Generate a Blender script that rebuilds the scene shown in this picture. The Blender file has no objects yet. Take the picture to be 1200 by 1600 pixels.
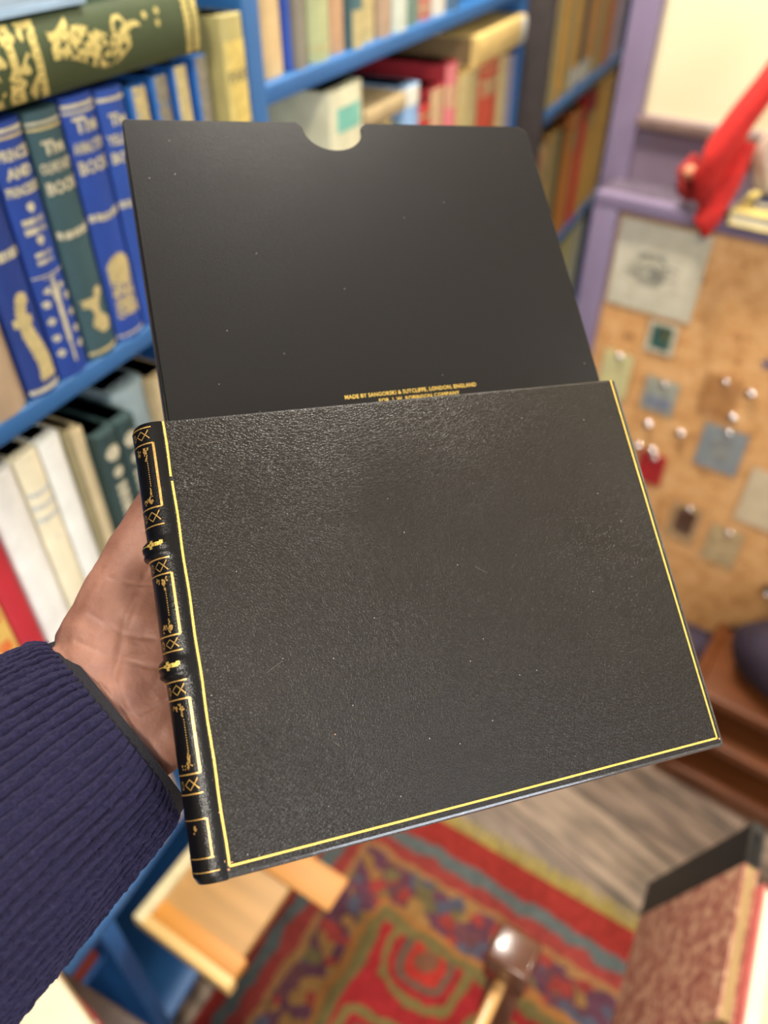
import bpy, bmesh, math, random
from mathutils import Vector, Matrix, noise
from math import sin, cos, pi, radians, sqrt, exp
random.seed(7)
S = bpy.context.scene
COL = S.collection

# ------------------------------------------------------------------ camera, world, lights, exposure
cd = bpy.data.cameras.new('camera'); cam = bpy.data.objects.new('camera', cd); COL.objects.link(cam)
cam.location = (0, 0, 1.55); cam.rotation_euler = (radians(49), 0, 0)
cd.sensor_fit = 'VERTICAL'; cd.sensor_height = 36; cd.sensor_width = 27; cd.lens = 27
cd.clip_start = 0.01; cd.clip_end = 50
cd.dof.use_dof = True; cd.dof.focus_distance = 0.300; cd.dof.aperture_fstop = 27 / 5.2
S.camera = cam

w = bpy.data.worlds.new('world'); S.world = w; w.use_nodes = True
w.node_tree.nodes['Background'].inputs[0].default_value = (1.0, 0.92, 0.82, 1)
w.node_tree.nodes['Background'].inputs[1].default_value = 0.25

S.view_settings.view_transform = 'Standard'; S.view_settings.look = 'None'
S.view_settings.gamma = 1; S.view_settings.use_curve_mapping = False
S.view_settings.exposure = 0.0

def lamp(name, kind, loc, power, color, size=0.2, target=None, size_y=None, spot=None):
    l = bpy.data.lights.new(name, kind); l.energy = power; l.color = color
    if kind == 'AREA':
        l.size = size
        if size_y: l.shape = 'RECTANGLE'; l.size_y = size_y
        else: l.shape = 'DISK'
    else:
        l.shadow_soft_size = size
    if spot: l.spot_size = radians(spot); l.spot_blend = 0.4
    o = bpy.data.objects.new(name, l); COL.objects.link(o); o.location = loc
    if target is not None:
        o.rotation_euler = (Vector(target) - Vector(loc)).to_track_quat('-Z', 'Y').to_euler()
    return o
WARM = (1.0, 0.92, 0.80)
lamp('counter_fill_lamp', 'AREA', (0.06, 1.15, 2.44), 38, WARM, 0.20, (0.06, 1.15, 0))  # added lamp that brightens the cork front
lamp('far_bay_fill_lamp', 'AREA', (0.30, 1.42, 2.44), 15, WARM, 0.20, (0.45, 2.0, 0.6))  # extra lamp put in to lift the far shelves
lamp('ceiling_lamp_left', 'AREA', (-0.20, -0.75, 2.44), 22, (1.0, 0.93, 0.82), 0.25, (-0.3, 0.2, 0.6))
lamp('ceiling_lamp_right', 'AREA', (1.70, 0.15, 2.44), 20, WARM, 0.20, (1.2, 0.3, 0.6))
lamp('window_daylight', 'AREA', (1.15, -1.45, 1.45), 42, (0.80, 0.88, 1.0), 1.2, (0.1, 0.3, 1.3), 1.7)

# ------------------------------------------------------------------ colour + materials
def lin(c):
    return tuple(((v/255)/12.92 if v/255 <= 0.04045 else ((v/255+0.055)/1.055)**2.4) for v in c)
_mats = {}
def mat(name, rgb, rough=0.55, metal=0.0, var=0.12, scale=40, bump=0.0, bscale=300, spec=0.5, rgb2=None, coat=0, stretch=(1, 1, 1)):
    """procedural base: colour mottled by noise, optional bump"""
    if name in _mats: return _mats[name]
    m = bpy.data.materials.new(name); m.use_nodes = True; nt = m.node_tree; N = nt.nodes; L = nt.links
    b = N['Principled BSDF']
    tc = N.new('ShaderNodeTexCoord'); mp = N.new('ShaderNodeMapping'); mp.inputs['Scale'].default_value = stretch
    L.new(tc.outputs['Object'], mp.inputs[0])
    n = N.new('ShaderNodeTexNoise'); n.inputs['Scale'].default_value = scale; n.inputs['Detail'].default_value = 4
    L.new(mp.outputs[0], n.inputs['Vector'])
    r = N.new('ShaderNodeValToRGB'); c = lin(rgb)
    c2 = lin(rgb2) if rgb2 else tuple(v*(1-var*2) for v in c)
    r.color_ramp.elements[0].position = 0.35; r.color_ramp.elements[1].position = 0.65
    r.color_ramp.elements[0].color = (*c2, 1); r.color_ramp.elements[1].color = (*c, 1)
    L.new(n.outputs['Fac'], r.inputs[0]); L.new(r.outputs[0], b.inputs['Base Color'])
    b.inputs['Roughness'].default_value = rough; b.inputs['Metallic'].default_value = metal
    b.inputs['Specular IOR Level'].default_value = spec; b.inputs['Coat Weight'].default_value = coat
    if bump:
        n2 = N.new('ShaderNodeTexNoise'); n2.inputs['Scale'].default_value = bscale; L.new(mp.outputs[0], n2.inputs['Vector'])
        bp = N.new('ShaderNodeBump'); bp.inputs['Strength'].default_value = bump; bp.inputs['Distance'].default_value = 0.001
        L.new(n2.outputs['Fac'], bp.inputs['Height']); L.new(bp.outputs[0], b.inputs['Normal'])
    _mats[name] = m; return m

def leather(name, rgb, grain, bstr, rough, specks, spec=0.5):
    m = bpy.data.materials.new(name); m.use_nodes = True; nt = m.node_tree; N = nt.nodes; L = nt.links
    b = N['Principled BSDF']; tc = N.new('ShaderNodeTexCoord')
    base = lin(rgb)
    # cellular grain
    v = N.new('ShaderNodeTexVoronoi'); v.feature = 'DISTANCE_TO_EDGE'; v.inputs['Scale'].default_value = grain
    nz = N.new('ShaderNodeTexNoise'); nz.inputs['Scale'].default_value = grain*0.5; nz.inputs['Detail'].default_value = 3
    mx = N.new('ShaderNodeMix'); mx.data_type = 'VECTOR'; mx.inputs['Factor'].default_value = 0.002
    L.new(tc.outputs['Object'], mx.inputs[4]); L.new(nz.outputs['Color'], mx.inputs[5]); L.new(mx.outputs[1], v.inputs['Vector'])
    L.new(tc.outputs['Object'], nz.inputs['Vector'])
    mr = N.new('ShaderNodeMapRange'); mr.inputs['From Max'].default_value = 0.25; L.new(v.outputs['Distance'], mr.inputs['Value'])
    big = N.new('ShaderNodeTexNoise'); big.inputs['Scale'].default_value = 28; big.inputs['Detail'].default_value = 3
    L.new(tc.outputs['Object'], big.inputs['Vector'])
    ad = N.new('ShaderNodeMath'); ad.operation = 'ADD'; L.new(mr.outputs[0], ad.inputs[0]); L.new(nz.outputs['Fac'], ad.inputs[1])
    st = N.new('ShaderNodeMapRange'); st.inputs['From Min'].default_value = 0.35; st.inputs['From Max'].default_value = 0.7
    st.inputs['To Min'].default_value = bstr*0.65; st.inputs['To Max'].default_value = bstr*0.9; L.new(big.outputs['Fac'], st.inputs['Value'])
    bp = N.new('ShaderNodeBump'); bp.inputs['Distance'].default_value = 0.0004
    L.new(st.outputs[0], bp.inputs['Strength']); L.new(ad.outputs[0], bp.inputs['Height']); L.new(bp.outputs[0], b.inputs['Normal'])
    # pale specks: leather wear, plus sparkle of the grain painted as dots
    sp = N.new('ShaderNodeTexVoronoi'); sp.inputs['Scale'].default_value = 260; L.new(tc.outputs['Object'], sp.inputs['Vector'])
    lt = N.new('ShaderNodeMath'); lt.operation = 'LESS_THAN'; lt.inputs[1].default_value = 0.055; L.new(sp.outputs['Distance'], lt.inputs[0])
    sx = N.new('ShaderNodeSeparateColor'); L.new(sp.outputs['Color'], sx.inputs[0])
    gt = N.new('ShaderNodeMath'); gt.operation = 'GREATER_THAN'; gt.inputs[1].default_value = 1-specks; L.new(sx.outputs[0], gt.inputs[0])
    ml = N.new('ShaderNodeMath'); ml.operation = 'MULTIPLY'; L.new(lt.outputs[0], ml.inputs[0]); L.new(gt.outputs[0], ml.inputs[1])
    cm = N.new('ShaderNodeMix'); cm.data_type = 'RGBA'; cm.inputs[6].default_value = (*base, 1); cm.inputs[7].default_value = (0.34, 0.32, 0.28, 1)
    L.new(ml.outputs[0], cm.inputs['Factor']); L.new(cm.outputs[2], b.inputs['Base Color'])
    b.inputs['Roughness'].default_value = rough; b.inputs['Specular IOR Level'].default_value = spec
    return m

# ------------------------------------------------------------------ object helpers
def link(name, me, m=None, parent=None, smooth=None):
    o = bpy.data.objects.new(name, me); COL.objects.link(o)
    if m is not None:
        for x in (m if isinstance(m, (list, tuple)) else [m]): me.materials.append(x)
    if parent is not None: o.parent = parent
    if smooth is not None:
        for p in me.polygons: p.use_smooth = True
        if smooth < 180: me.set_sharp_from_angle(angle=radians(smooth))
    return o
def obj(name, bm, m=None, parent=None, smooth=None):
    bmesh.ops.recalc_face_normals(bm, faces=bm.faces)
    me = bpy.data.meshes.new(name); bm.to_mesh(me); bm.free()
    return link(name, me, m, parent, smooth)
def empty(name, M, label=None, cat=None, group=None):
    o = bpy.data.objects.new(name, None); COL.objects.link(o); o.empty_display_size = 0.02
    o.matrix_world = M; tag(o, label, cat, group); return o
def tag(o, label, cat, group=None, kind=None):
    if label: o['label'] = label
    if cat: o['category'] = cat
    if group: o['group'] = group
    if kind: o['kind'] = kind
    return o
def add_box(bm, a, b, bev=0):
    r = bmesh.ops.create_cube(bm, size=1)
    c = [(a[i]+b[i])/2 for i in range(3)]; s = [abs(b[i]-a[i]) for i in range(3)]
    for v in r['verts']: v.co = Vector((c[0]+v.co.x*s[0], c[1]+v.co.y*s[1], c[2]+v.co.z*s[2]))
    if bev:
        es = list({e for v in r['verts'] for e in v.link_edges})
        bmesh.ops.bevel(bm, geom=es, offset=bev, segments=3, affect='EDGES', profile=0.5)
def box(name, a, b, m, parent=None, bev=0.0):
    bm = bmesh.new(); add_box(bm, a, b, bev); return obj(name, bm, m, parent, 40 if bev else None)
def add_tube(bm, pts, rad, seg=10, cap=True, flat=1.0):
    pts = [Vector(p) for p in pts]; n = len(pts)
    if not isinstance(rad, (list, tuple)): rad = [rad]*n
    rings = []; up = Vector((0, 0, 1))
    for i in range(n):
        t = (pts[min(i+1, n-1)]-pts[max(i-1, 0)]).normalized()
        s = t.cross(up)
        if s.length < 1e-3: s = t.cross(Vector((1, 0, 0)))
        s.normalize(); u = s.cross(t).normalized()
        rings.append([bm.verts.new(pts[i]+s*(cos(2*pi*k/seg)*rad[i])+u*(sin(2*pi*k/seg)*rad[i]*flat)) for k in range(seg)])
    for i in range(n-1):
        for k in range(seg):
            bm.faces.new((rings[i][k], rings[i][(k+1) % seg], rings[i+1][(k+1) % seg], rings[i+1][k]))
    if cap: bm.faces.new(rings[0][::-1]); bm.faces.new(rings[-1])
def extrude_section(bm, sec, z0, z1):
    lo = [bm.verts.new((x, y, z0)) for x, y in sec]; hi = [bm.verts.new((x, y, z1)) for x, y in sec]
    n = len(sec)
    for i in range(n): bm.faces.new((lo[i], lo[(i+1) % n], hi[(i+1) % n], hi[i]))
    f1 = bm.faces.new(lo[::-1]); f2 = bm.faces.new(hi)
    bmesh.ops.triangulate(bm, faces=[f1, f2])
def text_mesh(txt, size, bold=0.0, align='CENTER', space=1.0):
    cu = bpy.data.curves.new('lettering', 'FONT'); cu.body = txt; cu.size = size; cu.align_x = align; cu.align_y = 'CENTER'
    cu.offset = bold; cu.space_character = space; cu.resolution_u = 2
    o = bpy.data.objects.new('tmp', cu); COL.objects.link(o)
    bpy.context.view_layer.update()
    me = bpy.data.meshes.new_from_object(o.evaluated_get(bpy.context.evaluated_depsgraph_get()))
    bpy.data.objects.remove(o); bpy.data.curves.remove(cu); return me
def frame(ang, origin=(0, 0, 0)):
    return Matrix.Translation(origin) @ Matrix.Rotation(ang, 4, 'Z')
FB = frame(radians(64))        # bookcase frame: x along the bookcase, y towards it, z up
FC = frame(radians(-36.1))     # counter frame: x along the counter, y towards it

# ------------------------------------------------------------------ the room
wood_floor = None
def floor_material():
    m = bpy.data.materials.new('sheen_toned_floorboards'); m.use_nodes = True; nt = m.node_tree; N = nt.nodes; L = nt.links
    b = N['Principled BSDF']; tc = N.new('ShaderNodeTexCoord'); mp = N.new('ShaderNodeMapping')
    mp.inputs['Rotation'].default_value = (0, 0, radians(-72)); L.new(tc.outputs['Object'], mp.inputs[0])
    br = N.new('ShaderNodeTexBrick'); br.inputs['Scale'].default_value = 1; br.inputs['Brick Width'].default_value = 1.9
    br.inputs['Row Height'].default_value = 0.13; br.inputs['Mortar Size'].default_value = 0.002; br.offset = 0.4
    br.inputs['Color1'].default_value = (*lin((150, 132, 114)), 1); br.inputs['Color2'].default_value = (*lin((122, 104, 90)), 1)  # board colours paled to stand in for the floor's bright sheen
    br.inputs['Mortar'].default_value = (0.012, 0.008, 0.006, 1); L.new(mp.outputs[0], br.inputs['Vector'])
    mp2 = N.new('ShaderNodeMapping'); mp2.inputs['Scale'].default_value = (2.5, 14, 1); L.new(mp.outputs[0], mp2.inputs[0])
    n = N.new('ShaderNodeTexNoise'); n.inputs['Scale'].default_value = 3; n.inputs['Detail'].default_value = 6; L.new(mp2.outputs[0], n.inputs['Vector'])
    r = N.new('ShaderNodeValToRGB'); r.color_ramp.elements[0].position = 0.35; r.color_ramp.elements[0].color = (0.35, 0.35, 0.35, 1)
    r.color_ramp.elements[1].position = 0.62; r.color_ramp.elements[1].color = (1.15, 1.1, 1.05, 1); L.new(n.outputs['Fac'], r.inputs[0])
    mx = N.new('ShaderNodeMix'); mx.data_type = 'RGBA'; mx.blend_type = 'MULTIPLY'; mx.inputs['Factor'].default_value = 1
    L.new(br.outputs['Color'], mx.inputs[6]); L.new(r.outputs[0], mx.inputs[7]); L.new(mx.outputs[2], b.inputs['Base Color'])
    n3 = N.new('ShaderNodeTexNoise'); n3.inputs['Scale'].default_value = 9; L.new(tc.outputs['Object'], n3.inputs['Vector'])
    mr = N.new('ShaderNodeMapRange'); mr.inputs['To Min'].default_value = 0.22; mr.inputs['To Max'].default_value = 0.5
    L.new(n3.outputs['Fac'], mr.inputs['Value']); L.new(mr.outputs[0], b.inputs['Roughness'])
    return m
def struct(name, a, b, m, M=FB):
    o = box(name, a, b, m); o.matrix_world = M; o['kind'] = 'structure'; return o
wall_m = mat('wall_paint', (212, 204, 188), 0.8, var=0.03, scale=3)
ceil_m = mat('ceiling_paint', (226, 221, 212), 0.85, var=0.03, scale=3)
struct('floor', (-1.9, -2.3, -0.05), (3.5, 0.83, 0), floor_material())
struct('ceiling', (-1.9, -2.3, 2.5), (3.5, 0.83, 2.55), ceil_m)
struct('wall_left', (-1.9, 0.78, 0), (3.5, 0.83, 2.5), wall_m)
struct('wall_right', (-1.9, -2.3, 0), (3.5, -2.25, 2.5), wall_m)
struct('wall_far', (3.45, -2.25, 0), (3.5, 0.78, 2.5), wall_m)
struct('wall_back', (-1.9, -2.25, 0), (-1.85, 0.78, 2.5), wall_m)

# ------------------------------------------------------------------ rug
def rug_material():
    m = bpy.data.materials.new('patterned_rug_wool'); m.use_nodes = True; nt = m.node_tree; N = nt.nodes; L = nt.links
    b = N['Principled BSDF']; b.inputs['Roughness'].default_value = 0.95; b.inputs['Specular IOR Level'].default_value = 0.1
    tc = N.new('ShaderNodeTexCoord'); sep = N.new('ShaderNodeSeparateXYZ')
    nz = N.new('ShaderNodeTexNoise'); nz.inputs['Scale'].default_value = 22; nz.inputs['Detail'].default_value = 2
    L.new(tc.outputs['Object'], nz.inputs['Vector'])
    vm = N.new('ShaderNodeVectorMath'); vm.operation = 'MULTIPLY_ADD'; vm.inputs[1].default_value = (0.034, 0.034, 0)
    L.new(nz.outputs['Color'], vm.inputs[0]); L.new(tc.outputs['Object'], vm.inputs[2]); L.new(vm.outputs[0], sep.inputs[0])
    def M(op, a, b_=None, c=None):
        n = N.new('ShaderNodeMath'); n.operation = op
        for i, v in enumerate((a, b_, c)):
            if v is None: continue
            if isinstance(v, (int, float)): n.inputs[i].default_value = v
            else: L.new(v, n.inputs[i])
        return n.outputs[0]
    X, Y = sep.outputs[0], sep.outputs[1]      # local: x from left edge, y from far edge (negative)
    d = M('MINIMUM', X, M('MULTIPLY', Y, -1))
    d = M('SUBTRACT', d, 0.017)
    ramp = N.new('ShaderNodeValToRGB'); ramp.color_ramp.interpolation = 'CONSTANT'
    cols = [(0, (148, 50, 44)), (0.024, (92, 100, 98)), (0.050, (146, 62, 56)), (0.080, (154, 112, 72)), (0.098, (96, 58, 70)),
            (0.158, (158, 106, 58)), (0.176, (112, 100, 62)), (0.198, (152, 42, 44))]
    els = ramp.color_ramp.elements
    while len(els) > 1: els.remove(els[-1])
    for i, (p, c) in enumerate(cols):
        e = els[0] if i == 0 else els.new(p/0.25)
        e.position = p/0.25; e.color = (*lin(c), 1)
    L.new(M('DIVIDE', d, 0.25), ramp.inputs[0])
    # mottle flowers inside the broad border band
    v = N.new('ShaderNodeTexVoronoi'); v.inputs['Scale'].default_value = 42; L.new(tc.outputs['Object'], v.inputs['Vector'])
    fr = N.new('ShaderNodeValToRGB'); fr.color_ramp.interpolation = 'CONSTANT'; fe = fr.color_ramp.elements
    sc = N.new('ShaderNodeSeparateColor'); L.new(v.outputs['Color'], sc.inputs[0])
    fe[0].position = 0; fe[0].color = (*lin((98, 62, 76)), 1); fe[1].position = 0.3; fe[1].color = (*lin((148, 62, 56)), 1)
    for p, c in ((0.5, (84, 84, 98)), (0.66, (150, 112, 66)), (0.8, (104, 66, 70)), (0.92, (110, 98, 66))):
        e = fe.new(p); e.color = (*lin(c), 1)
    L.new(sc.outputs[0], fr.inputs[0])
    def mix(f, a, b_):
        n = N.new('ShaderNodeMix'); n.data_type = 'RGBA'; L.new(f, n.inputs['Factor'])
        for s, v_ in ((6, a), (7, b_)):
            if isinstance(v_, tuple): n.inputs[s].default_value = (*v_, 1)
            else: L.new(v_, n.inputs[s])
        return n.outputs[2]
    band = M('MULTIPLY', M('GREATER_THAN', d, 0.092), M('LESS_THAN', d, 0.164))
    band = M('MULTIPLY', band, M('LESS_THAN', v.outputs['Distance'], 0.75))
    col = mix(band, ramp.outputs[0], fr.outputs[0])
    # field medallions: rings round repeating centres
    def rings(col, cx, cy, sx=1.0, sy=1.0, mxr=0.2):
        dx = M('ABSOLUTE', M('SUBTRACT', X, cx)); dy = M('ABSOLUTE', M('SUBTRACT', Y, cy))
        dx = M('MULTIPLY', dx, sx); dy = M('MULTIPLY', dy, sy)
        rr = M('ADD', M('MULTIPLY', M('SQRT', M('ADD', M('MULTIPLY', dx, dx), M('MULTIPLY', dy, dy))), 0.6), M('MULTIPLY', M('MAXIMUM', dx, dy), 0.4))
        fld = M('GREATER_THAN', d, 0.198)
        for r0, r1, c in ((0, 0.02, (120, 80, 60)), (0.02, 0.036, (170, 52, 44)), (0.036, 0.05, (100, 84, 70)), (0.066, 0.082, (118, 104, 62)),):
            f = M('MULTIPLY', M('MULTIPLY', M('GREATER_THAN', rr, r0), M('LESS_THAN', rr, r1)), fld)
            col = mix(f, col, lin(c))
        return col
    col = rings(col, 0.315, -0.235); col = rings(col, 0.30, -0.43); col = rings(col, 0.50, -0.32)
    col = rings(col, 0.50, -0.52); col = rings(col, 0.70, -0.43); col = rings(col, 0.72, -0.62)
    # dust / fade
    n2 = N.new('ShaderNodeTexNoise'); n2.inputs['Scale'].default_value = 60; n2.inputs['Detail'].default_value = 5
    L.new(tc.outputs['Object'], n2.inputs['Vector'])
    mr = N.new('ShaderNodeMapRange'); mr.inputs['To Min'].default_value = 0.45; mr.inputs['To Max'].default_value = 1.3; L.new(n2.outputs['Fac'], mr.inputs['Value'])
    mm = N.new('ShaderNodeMix'); mm.data_type = 'RGBA'; mm.blend_type = 'MULTIPLY'; mm.inputs['Factor'].default_value = 1
    L.new(col, mm.inputs[6]); L.new(mr.outputs[0], mm.inputs[7]); L.new(mm.outputs[2], b.inputs['Base Color'])
    bp = N.new('ShaderNodeBump'); bp.inputs['Strength'].default_value = 0.6; bp.inputs['Distance'].default_value = 0.002
    n4 = N.new('ShaderNodeTexNoise'); n4.inputs['Scale'].default_value = 400; L.new(tc.outputs['Object'], n4.inputs['Vector'])
    L.new(n4.outputs['Fac'], bp.inputs['Height']); L.new(bp.outputs[0], b.inputs['Normal'])
    return m
MR = Matrix.Translation((-0.042, 0.892, 0)) @ Matrix.Rotation(math.atan2(-0.53, 0.85), 4, 'Z')
rug = empty('rug', MR, 'red wool oriental rug with banded border lying on the wooden floor', 'rug')
bm = bmesh.new(); add_box(bm, (0, -0.62, 0.001), (1.15, 0, 0.009), 0.003); obj('pile', bm, rug_material(), rug, 40)
bm = bmesh.new()
for i in range(330):
    x = 0.002+i*0.00348; y1 = 0.028+random.uniform(0, 0.012); dx = random.uniform(-0.004, 0.004)
    vs = [bm.verts.new(p) for p in ((x, -0.001, 0.004), (x+0.0028, -0.001, 0.004), (x+0.0024+dx, y1, 0.0015), (x+dx, y1, 0.0015))]
    bm.faces.new(vs)
    vs2 = [bm.verts.new((v.co.x, v.co.y, v.co.z-0.0012)) for v in vs]; bm.faces.new(vs2[::-1])
    for k in range(4): bm.faces.new((vs[k], vs2[k], vs2[(k+1) % 4], vs[(k+1) % 4]))
tag(obj('fringe', bm, mat('olive_fringe', (172, 152, 70), 0.9, var=0.2, scale=60), rug), None, None, None, 'stuff')['label'] = 'olive yellow fringe'

# ------------------------------------------------------------------ bookcase
blue = mat('blue_painted_wood', (44, 100, 158), 0.42, var=0.07, scale=9, bump=0.15, bscale=60, stretch=(1, 1, 1))
bc = empty('bookcase', FB @ Matrix.Translation((0, 0.5, 0)), 'tall bright blue painted bookcase running along the left wall', 'bookcase')
def bcp(name, a, b, m=blue, bev=0.0015):
    return box(name, (a[0], a[1]-0.5, a[2]), (b[0], b[1]-0.5, b[2]), m, bc, bev)
BK = 0.76
for x0, x1, y0 in ((0.190, 0.214, 0.5), (-0.62, -0.595, 0.5), (0.714, 0.742, 0.497), (1.612, 1.632, 0.5), (2.455, 2.485, 0.45)):
    bcp('upright', (x0, y0, 0.0), (x1, BK, 2.2 if x0 != 0.190 else 0.482))
for x0, x1, y0, z0, z1 in ((-0.595, 0.714, 0.5, 1.181, 1.199), (-0.595, 0.714, 0.5, 1.60, 1.62), (-0.595, 0.714, 0.5, 0.905, 0.925), (-0.595, 0.714, 0.5, 0.482, 0.5),
                           (-0.595, 0.714, 0.5, 0.06, 0.08), (-0.595, 0.190, 0.52, 0.385, 0.400), (-0.595, 0.714, 0.5, 2.18, 2.2),
                           (0.742, 1.612, 0.5, 1.342, 1.361), (0.742, 1.612, 0.5, 1.062, 1.08), (0.742, 1.612, 0.5, 0.76, 0.78), (0.742, 1.612, 0.5, 0.4, 0.42),
                           (0.742, 1.612, 0.5, 1.66, 1.68), (0.742, 1.612, 0.5, 2.18, 2.2),
                           (1.66, 2.455, 0.45, 1.115, 1.138), (1.66, 2.455, 0.45, 0.765, 0.785), (1.66, 2.455, 0.45, 0.42, 0.44), (1.66, 2.455, 0.45, 1.52, 1.54), (1.66, 2.455, 0.45, 2.18, 2.2)):
    bcp('shelf', (x0, y0, z0), (x1, BK-0.01, z1))
bcp('upright', (1.640, 0.45, 0.0), (1.66, BK, 2.2), mat('dark_stained_wood', (52, 44, 42), 0.5))
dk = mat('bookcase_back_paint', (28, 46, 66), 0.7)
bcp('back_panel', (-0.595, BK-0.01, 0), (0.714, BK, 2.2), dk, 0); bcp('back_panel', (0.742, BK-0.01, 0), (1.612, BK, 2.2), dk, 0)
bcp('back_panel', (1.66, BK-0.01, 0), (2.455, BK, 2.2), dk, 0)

# ------------------------------------------------------------------ shelf books
paper = mat('old_paper', (196, 172, 132), 0.85, var=0.12, scale=18, bump=0.5, bscale=500, stretch=(30, 1, 1))
paperw = mat('cream_paper', (226, 214, 182), 0.85, var=0.06, scale=18)
gold_c = mat('dull_gilding', (206, 190, 136), 0.55, 0.2, var=0.12, scale=120)
palegold = mat('pale_gilding', (206, 200, 172), 0.6, 0.1, var=0.15, scale=150)
def cloth(rgb, rough=0.6):
    return mat('book_cloth_%d_%d_%d' % rgb, rgb, rough, var=0.09, scale=25, bump=0.2, bscale=900)
class Book:
    """local frame: x across the spine, y into the shelf (spine peak at 0), z up the spine"""
    def __init__(s, M, w, h, d, color, label, cat='book', group=None, name='book', rnd=0.28, t=0.003, page=None, rough=0.6, m=None):
        s.w, s.h, s.d, s.t = w, h, d, t
        s.b = min(0.012, w*rnd)                     # how far the spine bulges
        s.root = empty(name, M, label, cat, group)
        j = s.b+0.004; n = 12; sec = [(0, d), (0, j)]
        for i in range(n+1):
            x = w*0.03+w*0.94*i/n; sec.append((x, s.arc(x)))
        sec += [(w, j), (w, d), (w-t, d), (w-t, j+t), (t, j+t), (t, d)]
        bm = bmesh.new(); extrude_section(bm, sec, 0, h)
        s.m = m or cloth(color, rough)
        s.cover = obj('cover', bm, s.m, s.root, 35)
        if w > 0.008:
            bm = bmesh.new(); add_box(bm, (t*1.05, s.arc(t)+t+0.0006, 0.004), (w-t*1.05, d-0.004, h-0.004))
            obj('page_block', bm, page or paper, s.root)
    def arc(s, x):
        u = (x-s.w/2)/(s.w/2); return s.b*(1-sqrt(max(0, 1-u*u*0.93)))
    def raster(s, name, fn, m, x0=None, x1=None, z0=0, z1=None, res=0.0012, lift=0.0004):
        x0 = s.w*0.05 if x0 is None else x0; x1 = s.w*0.95 if x1 is None else x1; z1 = s.h if z1 is None else z1
        nx = max(1, int((x1-x0)/res)); nz = max(1, int((z1-z0)/res)); bm = bmesh.new(); vv = {}
        def V(i, k):
            if (i, k) not in vv:
                x = x0+(x1-x0)*i/nx; z = z0+(z1-z0)*k/nz; vv[i, k] = bm.verts.new((x, s.arc(x)-lift, z))
            return vv[i, k]
        for i in range(nx):
            for k in range(nz):
                if fn((x0+(x1-x0)*(i+.5)/nx), (z0+(z1-z0)*(k+.5)/nz)):
                    bm.faces.new((V(i, k), V(i+1, k), V(i+1, k+1), V(i, k+1)))
        if not len(bm.faces): bm.free(); return
        return obj(name, bm, m, s.cover)
    def band(s, z, th, m=None, name='gilt_band'):
        bm = bmesh.new(); n = 10; prev = None
        for i in range(n+1):
            x = s.w*(0.03+0.94*i/n); y = s.arc(x)-0.0004
            a, b_ = bm.verts.new((x, y, z)), bm.verts.new((x, y, z+th))
            if prev: bm.faces.new((prev[0], a, b_, prev[1]))
            prev = (a, b_)
        return obj(name, bm, m or gold_c, s.cover)
    def text(s, txt, z, size, m=None, bold=0.0006, xo=0.0, name='lettering', vertical=False):
        me = text_mesh(txt, size, bold)
        xs = [v.co.x for v in me.vertices]; wid = (max(xs)-min(xs)) if xs else 1
        if not vertical:
            k = min(1, s.w*0.86/wid)
            for v in me.vertices:
                x = s.w/2+xo+v.co.x*k; zz = z+v.co.y*(0.55+0.45*k) if k < 1 else z+v.co.y
                v.co = Vector((x, s.arc(min(max(x, 0), s.w))-0.0005, zz))
        else:
            for v in me.vertices:
                x = s.w/2+v.co.y; zz = z-v.co.x; v.co = Vector((x, s.arc(min(max(x, 0), s.w))-0.0005, zz))
        return link(name, me, m or palegold, s.cover)
def BM(a, z, y=0.5, lean=0.0):
    return FB @ Matrix.Translation((a, y, z)) @ Matrix.Rotation(lean, 4, 'Y')

def star(x, z, cx, cz, r): return (x-cx)**2+(z-cz)**2 < r*r
Z1 = 1.1992
G1 = 'decorated cloth books standing on the upper left shelf'
# tan book far left
Book(BM(0.312, Z1), 0.048, 0.195, 0.15, (176, 152, 124), 'worn tan book at the left edge of the frame beside a dark blue one', group=G1)
BL = (34, 66, 150)
b = Book(BM(0.3615, Z1), 0.034, 0.202, 0.15, (20, 52, 128), 'dark blue cloth book with gilt robed figure, between tan and starry blue books', group=G1)
b.band(0.003, 0.004, palegold); b.band(0.195, 0.003, palegold)
b.raster('gilt_band', lambda x, z: abs(z-0.118-0.2*(x-0.017)**2*8) < 0.0035 and (x*900) % 3 > 0.7, palegold, z0=0.105, z1=0.135)
b.raster('gilt_figure', lambda x, z: star(x, z, 0.018, 0.083, 0.006) or (0.012 < z < 0.08 and abs(x-0.018-0.004*sin(z*70)) < 0.0045+0.0045*(1-(z-0.012)/0.07)) or (0.062 < z < 0.07 and abs(x-0.014) < 0.009), gold_c)
b = Book(BM(0.3965, Z1), 0.035, 0.203, 0.15, (22, 62, 150), 'bright blue cloth book with gilt sword and dots, beside a grey green book', group=G1)
b.band(0.192, 0.002, gold_c); b.band(0.196, 0.003, palegold)
for t_, z, sz in (('PRINCES', 0.181, 0.0125), ('AND', 0.1685, 0.010), ('PRINCESSES', 0.156, 0.0125)): b.text(t_, z, sz)
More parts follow.
